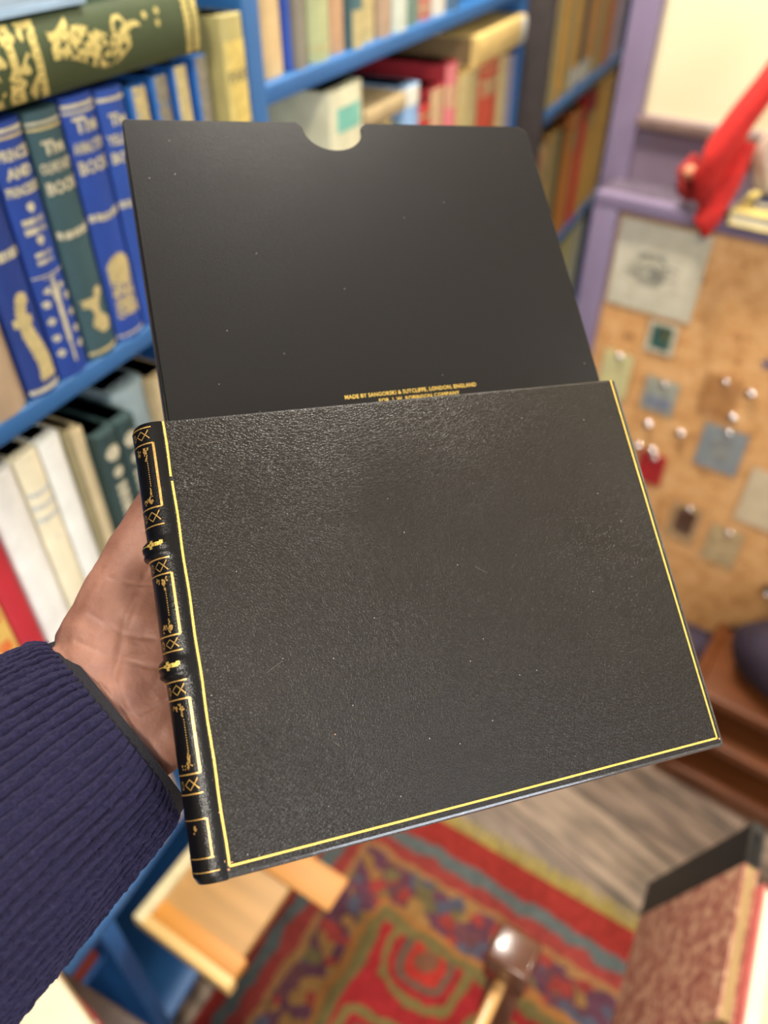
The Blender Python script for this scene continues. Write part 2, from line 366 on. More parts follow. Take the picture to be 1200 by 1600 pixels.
b.raster('gilt_figure', lambda x, z: star(x, z, 0.0175, 0.143, 0.0035) or star(x, z, 0.0175, 0.118, 0.0035)
         or (any(abs(z-c) < 0.0022 for c in (0.133, 0.126)) and abs(x-0.0175) < 0.011 and (x*800) % 2 > 0.5)
         or (any(abs(z-c) < 0.0018 for c in (0.108, 0.102)) and abs(x-0.0175) < 0.009 and (x*800) % 2 > 0.5)
         or abs(z-0.091) < 0.0008 or (0.075 < z < 0.089 and abs(x-0.0175) < 0.006+0.005*sin(z*500) and abs(abs(x-0.0175)-0.004) > 0.0012)
         or (0.012 < z < 0.078 and abs(x-0.0175) < 0.0012+0.0022*(z-0.012)/0.07)
         or any(star(x, z, cx, cz, 0.0032) for cx in (0.0065, 0.0285) for cz in (0.068, 0.053, 0.038, 0.024)), palegold)
b = Book(BM(0.433, Z1), 0.0365, 0.203, 0.15, (52, 84, 92), 'grey green cloth book with gilt title and small gilt figure, between two blue books', group=G1)
b.band(0.190, 0.002, gold_c); b.band(0.194, 0.002, palegold); b.band(0.004, 0.003, gold_c)
for t_, z, sz in (('The', 0.177, 0.013), ('OLIVE FAIRY', 0.163, 0.014), ('BOOK', 0.148, 0.014)): b.text(t_, z, sz)
b.raster('gilt_band', lambda x, z: abs(z-0.111-5*(x-0.018)**2) < 0.003 and (x*700) % 2 > 0.35, palegold, z0=0.1, z1=0.13)
b.raster('gilt_figure', lambda x, z: (0.022 < z < 0.055 and abs(x-0.018-0.25*(0.04-z)) < 0.0065+0.003*sin(z*260)) or star(x, z, 0.024, 0.058, 0.005) or (abs(z-0.050) < 0.002 and 0.006 < x < 0.02), gold_c)
b = Book(BM(0.4705, Z1), 0.0375, 0.205, 0.15, (26, 68, 160), 'broad bright blue book with gilt title and round gilt picture, right of grey green one', group=G1)
b.band(0.193, 0.002, palegold); b.band(0.197, 0.003, palegold); b.band(0.004, 0.002, palegold)
for t_, z, sz in (('The', 0.184, 0.0155), ('ANIMAL STORY', 0.168, 0.017), ('BOOK', 0.153, 0.016)): b.text(t_, z, sz)
b.raster('gilt_band', lambda x, z: abs(z-0.113-4*(x-0.018)**2) < 0.003 and (x*700) % 2 > 0.4, palegold, z0=0.1, z1=0.13)
b.raster('gilt_figure', lambda x, z: star(x, z, 0.0185, 0.066, 0.0135) or (0.022 < z < 0.062 and abs(x-0.0185) < 0.0125 and noise.noise(Vector((x*300, z*300, 3))) > -0.15), gold_c)
b = Book(BM(0.5085, Z1), 0.0335, 0.203, 0.15, (34, 76, 166), 'blue cloth book with gilt title, just left of the narrow blue and gold set', group=G1)
b.band(0.194, 0.003, palegold)
for t_, z, sz in (('The', 0.180, 0.012), ('YELLOW', 0.165, 0.013), ('BOOK', 0.151, 0.013)): b.text(t_, z, sz)
b.raster('gilt_band', lambda x, z: abs(z-0.113-4*(x-0.018)**2) < 0.003 and (x*700) % 2 > 0.4, palegold, z0=0.1, z1=0.13)
spn = ['leftmost', 'second', 'third', 'rightmost']
for i, a in enumerate((0.5465, 0.578, 0.609, 0.643)):
    b = Book(BM(a, Z1, 0.500+0.002*i), 0.0215, 0.198+0.002*i, 0.15, (44, 112, 190), '%s of four narrow blue books with worn gold spines behind the case' % spn[i], group=G1)
    b.raster('gilt_spine', lambda x, z, i=i: noise.noise(Vector((x*260, z*200, i*5))) > -0.5, [gold_c, mat('greyed_gilding', (148, 142, 124), 0.6, 0.1, var=0.2, scale=150)][i % 2], x0=0.0025, res=0.0016)
b = Book(BM(0.6745, Z1, 0.492), 0.0365, 0.232, 0.15, (190, 176, 112), 'tall yellow gilded book against the blue upright', group=G1)
b.raster('gilt_spine', lambda x, z: noise.noise(Vector((x*220, z*180, 9))) > -0.6, mat('yellow_gilding', (226, 202, 116), 0.55, 0.25, var=0.1, scale=90), z1=0.212, res=0.0014)
b.text('FAIRY', 0.182, 0.016, mat('grey_ink', (130, 122, 88), 0.7)); b.text('TALES', 0.135, 0.012, mat('grey_ink', (130, 122, 88), 0.7))

# big green book lying on top of the row
MH = FB @ Matrix(((0, 0, 1, 0.300), (0, 1, 0, 0.492), (-1, 0, 0, 1.4605), (0, 0, 0, 1)))
g = Book(MH, 0.0525, 0.340, 0.17, (58, 74, 48), 'big dark green book with ornate gold spine lying flat across the book tops', rnd=0.30, rough=0.4)
def dragon(x, z):
    # x across the thickness (0 top .. w bottom), z along the spine
    X_, Z_ = x-0.026, z
    for c in (0.333, 0.322, 0.150, 0.128, 0.085, 0.040):
        if abs(z-c-2.2*X_*X_*3) < 0.0035 and (abs(x*600 % 3-1.5) > 0.35 or abs(z-c) > 0.002): return True
    if 0.165 < z < 0.262:
        u = (z-0.205)/0.045; v = X_/0.021
        body = abs(v-0.25*sin(u*3)) < 0.62*(1-abs(u)**1.6*0.75) and -1 < u < 0.95
        cut = noise.noise(Vector((x*230, z*230, 1.7)))
        if body and cut > -0.16: return True
        if 0.7 < u < 1.35 and abs(v+0.05+0.35*sin((u-0.7)*4)) < 0.26*(1.5-u): return True
        if -1.2 < u < -0.4 and abs(v+0.75-0.2*sin(u*6)) < 0.13: return True
        r = sqrt((z-0.238)**2+(x-0.018)**2); 
        if abs(r-0.007) < 0.0016: return True
    if 0.045 < z < 0.15:
        if noise.noise(Vector((x*150, z*150, 8))) > 0.10: return True
    return any(star(x, z, cx, cz, 0.0026) for cx, cz in ((0.014, 0.270), (0.013, 0.286), (0.021, 0.284)))
g.raster('gilt_dragon', dragon, mat('bright_gilding', (222, 204, 128), 0.5, 0.3, var=0.15, scale=110), res=0.0010)
MH2 = FB @ Matrix(((0, 0, 1, 0.250), (0, -1, 0, 0.66), (1, 0, 0, 1.4615), (0, 0, 0, 1)))
Book(MH2, 0.05, 0.262, 0.165, (150, 176, 200), 'pale blue book lying with page edges out on the big green book', page=mat('bluish_page_edges', (176, 196, 214), 0.7, var=0.15, scale=30, bump=0.8, bscale=250, stretch=(12, 1, 0.5)))

# lower left shelf
G2 = 'books standing on the lower left shelf'
Z2 = 0.9252
def plain(a0, a1, z, h, rgb, label, group=None, y=0.5, d=0.15, gilt=None, page=None, rnd=0.25, rough=0.6, m=None):
    b = Book(BM(a0, z, y), a1-a0, h, d, rgb, label, group=group, page=page, rnd=rnd, rough=rough, m=m)
    if gilt:
        if 'b' in gilt:
            b.band(h*0.93, 0.003); b.band(h*0.06, 0.003)
        if 't' in gilt:
            b.raster('gilt_panel', lambda x, z: noise.noise(Vector((x*330+a0*50, z*260, 2))) > -0.05, gold_c, z0=h*0.7, z1=h*0.86, res=0.002)
        if 'f' in gilt:
            b.raster('gilt_spine', lambda x, z: noise.noise(Vector((x*240+a0*60, z*170, 2))) > -0.22, gold_c, res=0.0022)
        if 'o' in gilt:
            mo = mat('orange_ornament', (226, 116, 56), 0.6)
            b.raster('orange_ornament', lambda x, z: (z*28) % 1 < 0.42 and noise.noise(Vector((x*200, z*200, 1))) > -0.25, mo, x0=(a1-a0)*0.2, x1=(a1-a0)*0.8, res=0.002)
        if 'p' in gilt:
            ml = mat('faint_blue_lettering', (176, 190, 204), 0.7)
            for zz in (0.83, 0.77, 0.71, 0.6): b.text('Novel Tales'[:6] if zz != 0.6 else 'I', h*zz, 0.009, ml, 0.0002)
    return b
plain(0.205, 0.232, Z2, 0.222, (206, 176, 104), 'ochre patterned book at the far left of the lower shelf', G2, gilt='o')
plain(0.233, 0.262, Z2, 0.226, (214, 176, 92), 'yellow book with orange ornaments beside a red book', G2, gilt='o')
plain(0.263, 0.289, Z2, 0.232, (188, 40, 52), 'crimson book between ochre and white books', G2, y=0.503)
plain(0.290, 0.323, Z2, 0.234, (236, 234, 226), 'white book beside the crimson book', G2, page=paperw, rough=0.5)
plain(0.324, 0.350, Z2, 0.235, (238, 228, 196), 'cream book with faint blue lettering between two white books', G2, page=paperw, gilt='p', rough=0.5)
plain(0.351, 0.376, Z2, 0.235, (236, 236, 228), 'white book with cream one on its left and grey one on its right', G2, page=paperw, rough=0.5)
plain(0.3775, 0.385, Z2, 0.228, (150, 140, 104), 'thin olive grey booklet right of the white books', G2)
plain(0.386, 0.400, Z2, 0.225, (204, 186, 146), 'beige book beside the dark green volumes', G2)
for i, a in enumerate((0.4015, 0.4275)):
    b = plain(a, a+0.0255, Z2, 0.212, (38, 62, 62), ['left', 'right'][i]+' one of two dark green volumes with gold ornaments by the hand', 'dark green gilt volumes', y=0.487, page=mat('dark_green_page_edges', (44, 66, 66), 0.6))
    b.raster('gilt_figure', lambda x, z: star(x, z, 0.0127, 0.190, 0.0085) or star(x, z, 0.0127, 0.168, 0.006) or (0.05 < z < 0.155 and abs(x-0.0127) < 0.006 and (z*110) % 1 > 0.25), palegold)
b = plain(0.4545, 0.500, Z2, 0.222, (150, 170, 176), 'pale grey blue book beside the dark green volumes, partly behind the case', G2, y=0.51)
plain(0.5015, 0.535, Z2, 0.215, (196, 174, 132), 'tan book right of the pale grey blue one, hidden mostly by the case', G2)
# lowest bay, glimpsed between sleeve and spine
plain(0.300, 0.345, 0.5002, 0.16, (206, 186, 132), 'short cream book low down between the sleeve and the book spine', 'books on the lowest left shelf', page=paperw)
plain(0.347, 0.372, 0.5002, 0.15, (190, 160, 110), 'short tan book low down beside the cream one', 'books on the lowest left shelf')

# bay 2, upper shelf
G3 = 'books standing on the upper middle shelf'
U = [(0.744, 0.757, (190, 160, 84), 'f', 'narrow gold patterned book against the upright'),
     (0.758, 0.813, (214, 184, 134), None, 'broad buff book, second from the upright'),
     (0.8175, 0.824, (58, 96, 196), None, 'thin royal blue book beside the buff book'),
     (0.825, 0.847, (140, 132, 116), 't', 'grey book with dull gilding right of the thin blue book'),
     (0.856, 0.905, (178, 184, 136), 'b', 'pale green book with light label'),
     (0.906, 0.949, (192, 152, 116), 't', 'pinkish tan book beside the pale green book'),
     (0.950, 0.980, (74, 108, 112), 'b', 'teal book with gold foot'),
     (0.983, 1.026, (206, 172, 92), 'f', 'yellow gilt book right of the teal book'),
     (1.028, 1.066, (180, 152, 124), None, 'beige book right of the yellow gilt book'),
     (1.068, 1.112, (206, 212, 196), None, 'off white book near the middle of the shelf'),
     (1.114, 1.162, (108, 134, 118), 't', 'sage green book beside the off white one'),
     (1.164, 1.212, (186, 116, 96), 'b', 'faded rose book near the top of the frame'),
     (1.214, 1.262, (214, 208, 190), None, 'cream book right of the faded rose one'),
     (1.264, 1.310, (72, 104, 132), 't', 'slate blue book at the far end of what shows')]
for a0, a1, c, gl, lb in U:
    h = random.uniform(0.20, 0.23)
    b = plain(a0, a1-0.001, 1.3612, h, c, lb+' on the upper middle shelf', G3, gilt=gl, d=0.15, y=0.502+random.uniform(0, 0.012))
    if 'pale green' in lb: b.raster('paper_label', lambda x, z: True, mat('cream_label', (220, 214, 180), 0.7), x0=0.008, x1=0.04, z0=0.07, z1=0.16, res=0.004)
    if 'teal' in lb: b.raster('gilt_foot', lambda x, z: True, gold_c, z0=0.0, z1=0.04, res=0.004)

# bay 2, lower shelf
G4 = 'books standing on the lower middle shelf'
Z4 = 1.0802
Lw = [(0.745, 0.79, 1.235, (92, 70, 38), 'f', 'brown book with gold tooling, low behind the case edge'),
      (0.792, 0.835, 1.225, (80, 66, 44), 't', 'dark olive book left of the thick white book'),
      (0.984, 1.03, 1.262, (34, 44, 74), None, 'navy book right of the thick white book'),
      (1.032, 1.062, 1.262, (176, 156, 108), 't', 'dull yellow book beside the navy one'),
      (1.064, 1.098, 1.245, (172, 186, 160), None, 'pale green book left of the light blue book'),
      (1.152, 1.200, 1.250, (184, 58, 46), 'b', 'red book right of the light blue book'),
      (1.202, 1.258, 1.268, (214, 172, 96), 'f', 'ochre gilt book between red and pink books'),
      (1.260, 1.312, 1.291, (206, 118, 108), 't', 'tall pink book with maroon side'),
      (1.314, 1.420, 1.268, (204, 162, 84), 'f', 'thick gold tooled book under the lying tan book'),
      (1.422, 1.520, 1.266, (196, 78, 52), 'tb', 'thick red book with gilt panels under the lying tan book'),
      (1.522, 1.570, 1.262, (200, 152, 96), 'f', 'tan gilt book second from the thin blue upright'),
      (1.572, 1.610, 1.255, (150, 144, 160), None, 'lilac grey book against the thin blue upright')]
for a0, a1, zt, c, gl, lb in Lw:
    b = plain(a0, a1-0.001, Z4, zt-Z4, c, lb+' on the lower middle shelf', G4, gilt=gl, d=0.17, y=0.502)
    if 'pink' in lb: b.cover.data.materials[0] = cloth((168, 40, 48)); b.raster('faded_spine', lambda x, z: True, cloth((214, 120, 124)), res=0.004)
b = plain(0.884, 0.972, Z4, 0.246, (222, 218, 184), 'very thick white book with turquoise label seen above the thumb notch', G4, page=paperw, rnd=0.10, d=0.19)
b.raster('turquoise_label', lambda x, z: True, mat('turquoise_label', (120, 188, 170), 0.6), x0=0.014, x1=0.074, z0=0.198, z1=0.226, res=0.006)
b = plain(1.100, 1.150, Z4, 0.210, (146, 182, 222), 'light blue book with white head cap on the lower middle shelf', G4, d=0.20, y=0.498)
b.raster('white_cap', lambda x, z: True, mat('white_label', (230, 228, 214), 0.6), z0=0.185, res=0.004)
MH4 = FB @ Matrix(((0, 0, 1, 0.9735), (0, 1, 0, 0.500), (-1, 0, 0, 1.288), (0, 0, 0, 1)))
Book(MH4, 0.0245, 0.124, 0.20, (178, 156, 116), 'thin tan book lying flat left of the light blue book on the lower middle shelf', group='books lying flat', rnd=0.2)
# lying tan book on the thick ones
MH3 = FB @ Matrix(((0, 0, 1, 1.352), (0, 1, 0, 0.490), (-1, 0, 0, 1.316), (0, 0, 0, 1)))
b = Book(MH3, 0.046, 0.256, 0.19, (214, 182, 112), 'large tan book lying flat on the gold and red books under the shelf', group='books lying flat', page=mat('brown_page_edges', (150, 122, 82), 0.8, var=0.1, scale=30, stretch=(10, 1, 1)), rnd=0.12)
b.raster('white_label', lambda x, z: True, mat('white_label', (230, 228, 214), 0.6), z0=0.225, z1=0.254, res=0.004)

# bay 3
G5 = 'old volumes standing on the upper far shelf'
T = [(1.665, 1.70, 'f', (244, 206, 103), 'gold tooled volume against the dark upright'), (1.702, 1.755, 'f', (244, 193, 93), 'gold tooled volume, second from the dark upright'),
     (1.757, 1.81, 'tb', (243, 187, 90), 'ochre volume with gilt bands, third from the dark upright'), (1.812, 1.865, 'f', (244, 196, 97), 'gold tooled volume, fourth from the dark upright'),
     (1.867, 1.925, 'tb', (240, 184, 95), 'ochre volume left of the dark grey tagged book'),
     (1.927, 1.972, None, (90, 95, 88), 'dark grey book with white tag at its foot'), (1.974, 2.06, 'b', (228, 167, 97), 'thick tan volume right of the dark grey book'),
     (2.062, 2.15, 'f', (233, 157, 75), 'thick orange brown volume'), (2.152, 2.24, 'b', (218, 141, 80), 'thick rust brown volume beside the lilac one'),
     (2.242, 2.38, None, (191, 174, 196), 'broad lilac grey book at the right end')]
for a0, a1, gl, c, lb in T:
    b = plain(a0, a1-0.002, 1.1382, random.uniform(0.30, 0.34), c, lb+' of the upper far shelf', G5, gilt=gl, d=0.17, y=0.458)
    if 'dark grey' in lb: b.raster('white_tag', lambda x, z: True, mat('white_label', (230, 228, 214), 0.6), z0=0.005, z1=0.045, res=0.004)
G6 = 'old volumes standing on the lower far shelf'
T = [(1.665, 1.72, 1.05, None, (244, 110, 103), 'rose red book against the dark upright'), (1.722, 1.79, 1.06, 't', (240, 201, 137), 'tan book'),
     (1.792, 1.86, 1.07, 'f', (243, 191, 107), 'ochre tooled book left of the dark olive one'), (1.862, 1.905, 1.06, None, (103, 103, 73), 'dark olive book'),
     (1.907, 1.96, 1.04, None, (244, 157, 58), 'orange book between olive and tan books'), (1.962, 2.055, 1.075, 'tb', (233, 147, 78), 'rust tan volume with gilt bands'),
     (2.057, 2.12, 1.092, None, (244, 63, 56), 'bright red book with dark red head'), (2.122, 2.20, 1.09, 't', (244, 189, 93), 'ochre book beside the bright red one'),
     (2.202, 2.40, 1.100, 'b', (244, 193, 90), 'very broad gold brown volume at the right end')]
for a0, a1, zt, gl, c, lb in T:
    b = plain(a0, a1-0.002, 0.7852, zt-0.7852, c, lb+' of the lower far shelf', G6, gilt=gl, d=0.17, y=0.458)
    if 'bright red' in lb: b.raster('dark_red_head', lambda x, z: True, cloth((176, 20, 34)), z0=0.25, res=0.006)
for a0, a1, c, lb in ((2.0, 2.10, (244, 240, 171), 'pale yellow book'), (2.102, 2.19, (244, 244, 184), 'cream patterned book'), (2.192, 2.30, (221, 228, 216), 'pale grey book')):
    plain(a0, a1-0.002, 0.4402, 0.30, c, lb+' on the third shelf down, beside the purple post', 'books on the third far shelf', d=0.17, y=0.458, page=paperw)

# ------------------------------------------------------------------ things low on the left
pale_wood = mat('pale_pine', (186, 142, 86), 0.5, var=0.10, scale=6, stretch=(0.6, 9, 9), bump=0.1, bscale=90)
orange_wood = mat('orange_pine', (196, 132, 52), 0.5, var=0.10, scale=8, stretch=(0.6, 6, 6))
light_wood = mat('light_pine_edge', (220, 180, 112), 0.45, var=0.08, scale=8)
# axes on the plane z = .46 : u runs away from us along the shelf, v runs out to the right
u = Vector((0.525, 0.851, 0)).normalized(); v = Vector((u.y, -u.x, 0))
MT = Matrix(((v.x, u.x, 0, -0.3323), (v.y, u.y, 0, 0.425), (0, 0, 1, 0.435), (0, 0, 0, 1)))
tray = empty('wooden_tray', MT, 'pale pine tray with orange wood border pulled out below the bookcase', 'tray')
box('tray_bottom', (0.012, 0.02, 0.0), (0.150, 0.40, 0.016), pale_wood, tray, 0.001)
box('left_rim', (-0.004, -0.005, 0.0), (0.012, 0.40, 0.028), mat('cream_wood_rim', (222, 206, 160), 0.5), tray, 0.002)
box('near_border', (0.012, 0.008, 0.0), (0.158, 0.036, 0.0175), orange_wood, tray, 0.001)
box('near_rim', (-0.004, -0.006, 0.0), (0.162, 0.009, 0.026), light_wood, tray, 0.002)
box('far_border', (0.012, 0.140, 0.016), (0.215, 0.19, 0.021), orange_wood, tray, 0.001)
tag_ = tray
# red box on the shelf below the tray
o = box('storage_box', (-0.045, 0, 0), (0.045, 0.08, 0.045), mat('rust_red_card', (150, 56, 30), 0.6), None, 0.004)
o.matrix_world = FB @ Matrix.Translation((0.140, 0.523, 0.4003)); tag(o, 'small rust red box on the shelf just left of the pine tray corner', 'box')

# side table with papers bottom left
tb = empty('side_table', Matrix.Translation((-0.385, 0.180, 0)) @ Matrix.Rotation(radians(64), 4, 'Z'), 'dark wooden side table at the bottom left corner', 'table')
dw = mat('dark_brown_wood', (62, 42, 30), 0.4, var=0.15, scale=12, stretch=(1, 8, 8))
box('table_top', (-0.16, -0.13, 0.540), (0.135, 0.068, 0.56), dw, tb, 0.003)
for sx in (-0.15, 0.10):
    for sy in (-0.12, 0.04): box('leg', (sx, sy, 0), (sx+0.025, sy+0.025, 0.54), dw, tb)
def flatbook(name, loc, rot, sx, sy, sz, m, label, cat='book', group=None, pm=paperw):
    r = empty(name, Matrix.Translation(loc) @ Matrix.Rotation(radians(rot), 4, 'Z'), label, cat, group)
    t = 0.0022
    bm = bmesh.new(); add_box(bm, (-sx/2, -sy/2, 0), (sx/2, sy/2, t)); add_box(bm, (-sx/2, -sy/2, sz-t), (sx/2, sy/2, sz)); add_box(bm, (-sx/2, -sy/2, t), (-sx/2+t, sy/2, sz-t))
    obj('cover', bm, m, r); box('page_block', (-sx/2+t, -sy/2+0.003, t), (sx/2-0.003, sy/2-0.003, sz-t), pm, r); return r
flatbook('book', (-0.392, 0.208, 0.56), 48, 0.12, 0.14, 0.050, cloth((214, 196, 150)), 'thick book bound in cream paper at the bottom left corner')
pg = empty('open_book', Matrix.Translation((-0.385, 0.212, 0.6105)) @ Matrix.Rotation(radians(48), 4, 'Z'), 'open book with blank cream pages at the bottom left corner', 'book')
for s_ in (-1, 1):
    bm = bmesh.new(); n = 10; top = []
    for i in range(n+1):
        x = s_*0.085*i/n; z = 0.004+0.010*sin(pi*min(1, i/n*1.15+0.06))*(1-0.35*i/n)
        top.append([bm.verts.new((x, y, zz)) for y, zz in ((-0.07, 0.0012), (-0.07, z), (0.07, z), (0.07, 0.0012))])
    for i in range(n):
        A_, B_ = top[i], top[i+1]
        for k in range(4): bm.faces.new((A_[k], B_[k], B_[(k+1) % 4], A_[(k+1) % 4]))
    bm.faces.new(top[0]); bm.faces.new(top[-1][::-1])
    obj('page_half', bm, paperw, pg, 50)
box('cover', (-0.088, -0.073, 0), (0.088, 0.073, 0.0012), cloth((150, 120, 80)), pg)
flatbook('book', (-0.336, 0.268, 0.56), 55, 0.032, 0.036, 0.028, cloth((150, 30, 34)), 'small crimson book beside the open cream pages')
flatbook('book', (-0.358, 0.284, 0.56), 55, 0.018, 0.036, 0.030, cloth((108, 116, 88)), 'small sage green book left of the crimson one on the table')
flatbook('book', (-0.380, 0.298, 0.56), 55, 0.020, 0.036, 0.034, cloth((226, 170, 120)), 'small peach book by the edge of the sleeve')

# ------------------------------------------------------------------ counter on the right
purple = mat('purple_paint', (124, 110, 134), 0.45, var=0.06, scale=12, bump=0.1, bscale=80)
purp2 = mat('shaded_purple_paint', (122, 106, 122), 0.5, var=0.05, scale=12)  # the counter's purple with the back panel's shadow mixed into the colour
def cork_mat():
    m = bpy.data.materials.new('cork'); m.use_nodes = True; nt = m.node_tree; N = nt.nodes; L = nt.links
    b = N['Principled BSDF']; b.inputs['Roughness'].default_value = 0.55; tc = N.new('ShaderNodeTexCoord')
    n = N.new('ShaderNodeTexNoise'); n.inputs['Scale'].default_value = 26; n.inputs['Detail'].default_value = 8; n.inputs['Roughness'].default_value = 0.75
    L.new(tc.outputs['Object'], n.inputs['Vector'])
    r = N.new('ShaderNodeValToRGB'); e = r.color_ramp.elements
    e[0].position = 0.33; e[0].color = (*lin((120, 84, 56)), 1); e[1].position = 0.43; e[1].color = (*lin((206, 150, 90)), 1)
    x = e.new(0.62); x.color = (*lin((226, 176, 118)), 1)
    L.new(n.outputs['Fac'], r.inputs[0]); L.new(r.outputs[0], b.inputs['Base Color'])
    return m
ct = empty('shop_counter', FC @ Matrix.Translation((0, 1.355, 0)), 'purple painted shop counter with cork covered front on the right', 'counter')
def cp(name, a, b, m, bev=0.002): return box(name, (a[0], a[1]-1.355, a[2]), (b[0], b[1]-1.355, b[2]), m, ct, bev)
cp('cork_panel', (-0.470, 1.355, 0.20), (0.9, 1.375, 1.068), cork_mat(), 0)
cp('base_panel', (-0.470, 1.36, 0.0), (0.9, 1.375, 0.20), purple)
cp('corner_post', (-0.515, 1.335, 0.0), (-0.470, 1.40, 1.068), purple)
cp('top_rail', (-0.515, 1.335, 1.068), (0.9, 1.36, 1.092), purple)
cp('ledge', (-0.515, 1.36, 1.076), (0.9, 1.435, 1.092), mat('dimmed_purple', (92, 80, 94), 0.6))  # ledge colour darkened to offset the strong light from overhead
cp('back_post', (-0.545, 1.425, 0.0), (-0.497, 1.49, 2.3), purple)
cp('back_panel', (-0.497, 1.435, 0.0), (0.9, 1.45, 1.198), purp2, 0)
cp('picture_rail', (-0.497, 1.420, 1.180), (0.9, 1.435, 1.198), mat('dusty_brown_paint', (120, 98, 90), 0.5))
cp('cream_board', (-0.497, 1.445, 1.198), (0.9, 1.465, 2.3), mat('cream_paint', (224, 210, 172), 0.6, var=0.03, scale=4), 0)

# cards in clear sleeves on the cork
def sleeve_mat():
    m = bpy.data.materials.new('clear_sleeve'); m.use_nodes = True; nt = m.node_tree; N = nt.nodes; L = nt.links
    out = N['Material Output']; N.remove(N['Principled BSDF'])
    t = N.new('ShaderNodeBsdfTransparent'); g_ = N.new('ShaderNodeBsdfGlossy'); g_.inputs['Roughness'].default_value = 0.12
    mx = N.new('ShaderNodeMixShader'); mx.inputs[0].default_value = 0.07
    L.new(t.outputs[0], mx.inputs[1]); L.new(g_.outputs[0], mx.inputs[2]); L.new(mx.outputs[0], out.inputs[0])
    tc = N.new('ShaderNodeTexCoord'); n = N.new('ShaderNodeTexNoise'); n.inputs['Scale'].default_value = 45; L.new(tc.outputs['Object'], n.inputs['Vector'])
    bp = N.new('ShaderNodeBump'); bp.inputs['Distance'].default_value = 0.004; bp.inputs['Strength'].default_value = 0.6
    L.new(n.outputs['Fac'], bp.inputs['Height']); L.new(bp.outputs[0], g_.inputs['Normal'])
    return m
slv = sleeve_mat()
chrome = mat('polished_pin', (235, 232, 226), 0.12, 1.0, var=0.0)
def card(x0, x1, z0, z1, rgb, label, rgb2=None, rot=0, name='postcard', sleeve=True, inner=None, cat='card', y=1.355, pin=True):
    cx, cz = (x0+x1)/2, (z0+z1)/2; w_, h_ = (x1-x0)/2, (z1-z0)/2
    r = empty(name, FC @ Matrix.Translation((cx, y, cz)) @ Matrix.Rotation(radians(rot), 4, 'Y'), label, cat, 'cards pinned to the cork front')
    sheet = box('card_sheet', (-w_, -0.0030, -h_), (w_, -0.0018, h_), mat('card_%d_%d_%d' % rgb, rgb, 0.6, var=0.15, scale=35, rgb2=rgb2), r)
    if inner:
        for k, (a, b_, c, d_, col) in enumerate(inner):
            box('printed_patch', (a*w_, -0.0036, b_*h_), (c*w_, -0.0030, d_*h_), mat('print_%d_%d_%d' % col, col, 0.6, var=0.2, scale=60), sheet)
    if sleeve: box('plastic_sleeve', (-w_-0.006, -0.0050, -h_-0.006), (w_+0.006, -0.0042, h_+0.008), slv, r)
    if pin:
        bm = bmesh.new(); bmesh.ops.create_uvsphere(bm, u_segments=16, v_segments=10, radius=0.007)
        for v_ in bm.verts: v_.co.y *= 0.6; v_.co += Vector((w_*0.1, -0.0075, h_-0.006))
        obj('pin', bm, chrome, r, 180)
    return r
# the big pencil drawing
dr = card(-0.4645, -0.303, 0.895, 1.055, (222, 214, 188), 'large cream sheet with grey pencil drawing, top left of the cork front', rgb2=(208, 200, 172), name='pencil_drawing', cat='drawing', pin=False)
bm = bmesh.new()
def stroke(pts, wd):
    prev = None
    for i, p in enumerate(pts):
        q = Vector(pts[min(i+1, len(pts)-1)])-Vector(pts[max(i-1, 0)]); nn_ = Vector((-q.y, q.x)).normalized()*wd/2
        a, b_ = bm.verts.new((p[0]+nn_.x, -0.0034, p[1]+nn_.y)), bm.verts.new((p[0]-nn_.x, -0.0034, p[1]-nn_.y))
        if prev: bm.faces.new((prev[0], a, b_, prev[1]))
        prev = (a, b_)
for k in range(9):
    cx, cz = random.uniform(-0.02, 0.025), random.uniform(-0.015, 0.012); rx, rz = random.uniform(0.018, 0.042), random.uniform(0.010, 0.026); a0 = random.uniform(0, 6)
    stroke([(cx+rx*cos(a0+t*0.25), cz+rz*sin(a0+t*0.25)) for t in range(random.randint(10, 24))], 0.0022)
for k in range(14):
    x, z = random.uniform(-0.05, -0.01), random.uniform(-0.02, 0.02); stroke([(x, z), (x+0.012, z+0.008), (x+0.02, z+0.004)], 0.0022)
obj('pencil_strokes', bm, mat('graphite', (150, 146, 128), 0.7), dr)
card(-0.372, -0.318, 0.822, 0.884, (226, 216, 186), 'small card with teal and yellow picture just under the big drawing', inner=[(-0.7, -0.7, 0.7, 0.8, (62, 108, 96)), (-0.25, -0.1, 0.4, 0.6, (190, 160, 60))], pin=False)
card(-0.445, -0.386, 0.700, 0.800, (226, 216, 150), 'pale yellow card beside the right edge of the slipcase', rgb2=(214, 204, 150))
card(-0.352, -0.288, 0.700, 0.772, (188, 188, 168), 'grey card with pale green top in the middle of the cork', inner=[(-0.8, -0.8, 0.8, -0.05, (150, 156, 168))])
card(-0.245, -0.185, 0.735, 0.815, (196, 142, 86), 'brown card that nearly matches the cork', rgb2=(180, 124, 66))
card(-0.222, -0.140, 0.618, 0.715, (150, 160, 158), 'blue grey postcard in a clear sleeve below the brown card', rgb2=(134, 146, 150), inner=[(-0.5, -0.5, 0.5, 0.5, (160, 166, 160))])
card(-0.115, -0.02, 0.525, 0.655, (226, 208, 172), 'large cream card at the right edge of the frame', rgb2=(214, 196, 160))
card(-0.325, -0.272, 0.530, 0.605, (188, 24, 34), 'crimson card half hidden by the right edge of the leather book', rgb2=(166, 18, 28))
card(-0.232, -0.172, 0.420, 0.515, (196, 160, 112), 'card with dark photograph below the crimson card', inner=[(-0.6, -0.6, 0.7, 0.7, (96, 62, 44)), (-0.1, -0.3, 0.4, 0.5, (36, 28, 26))])
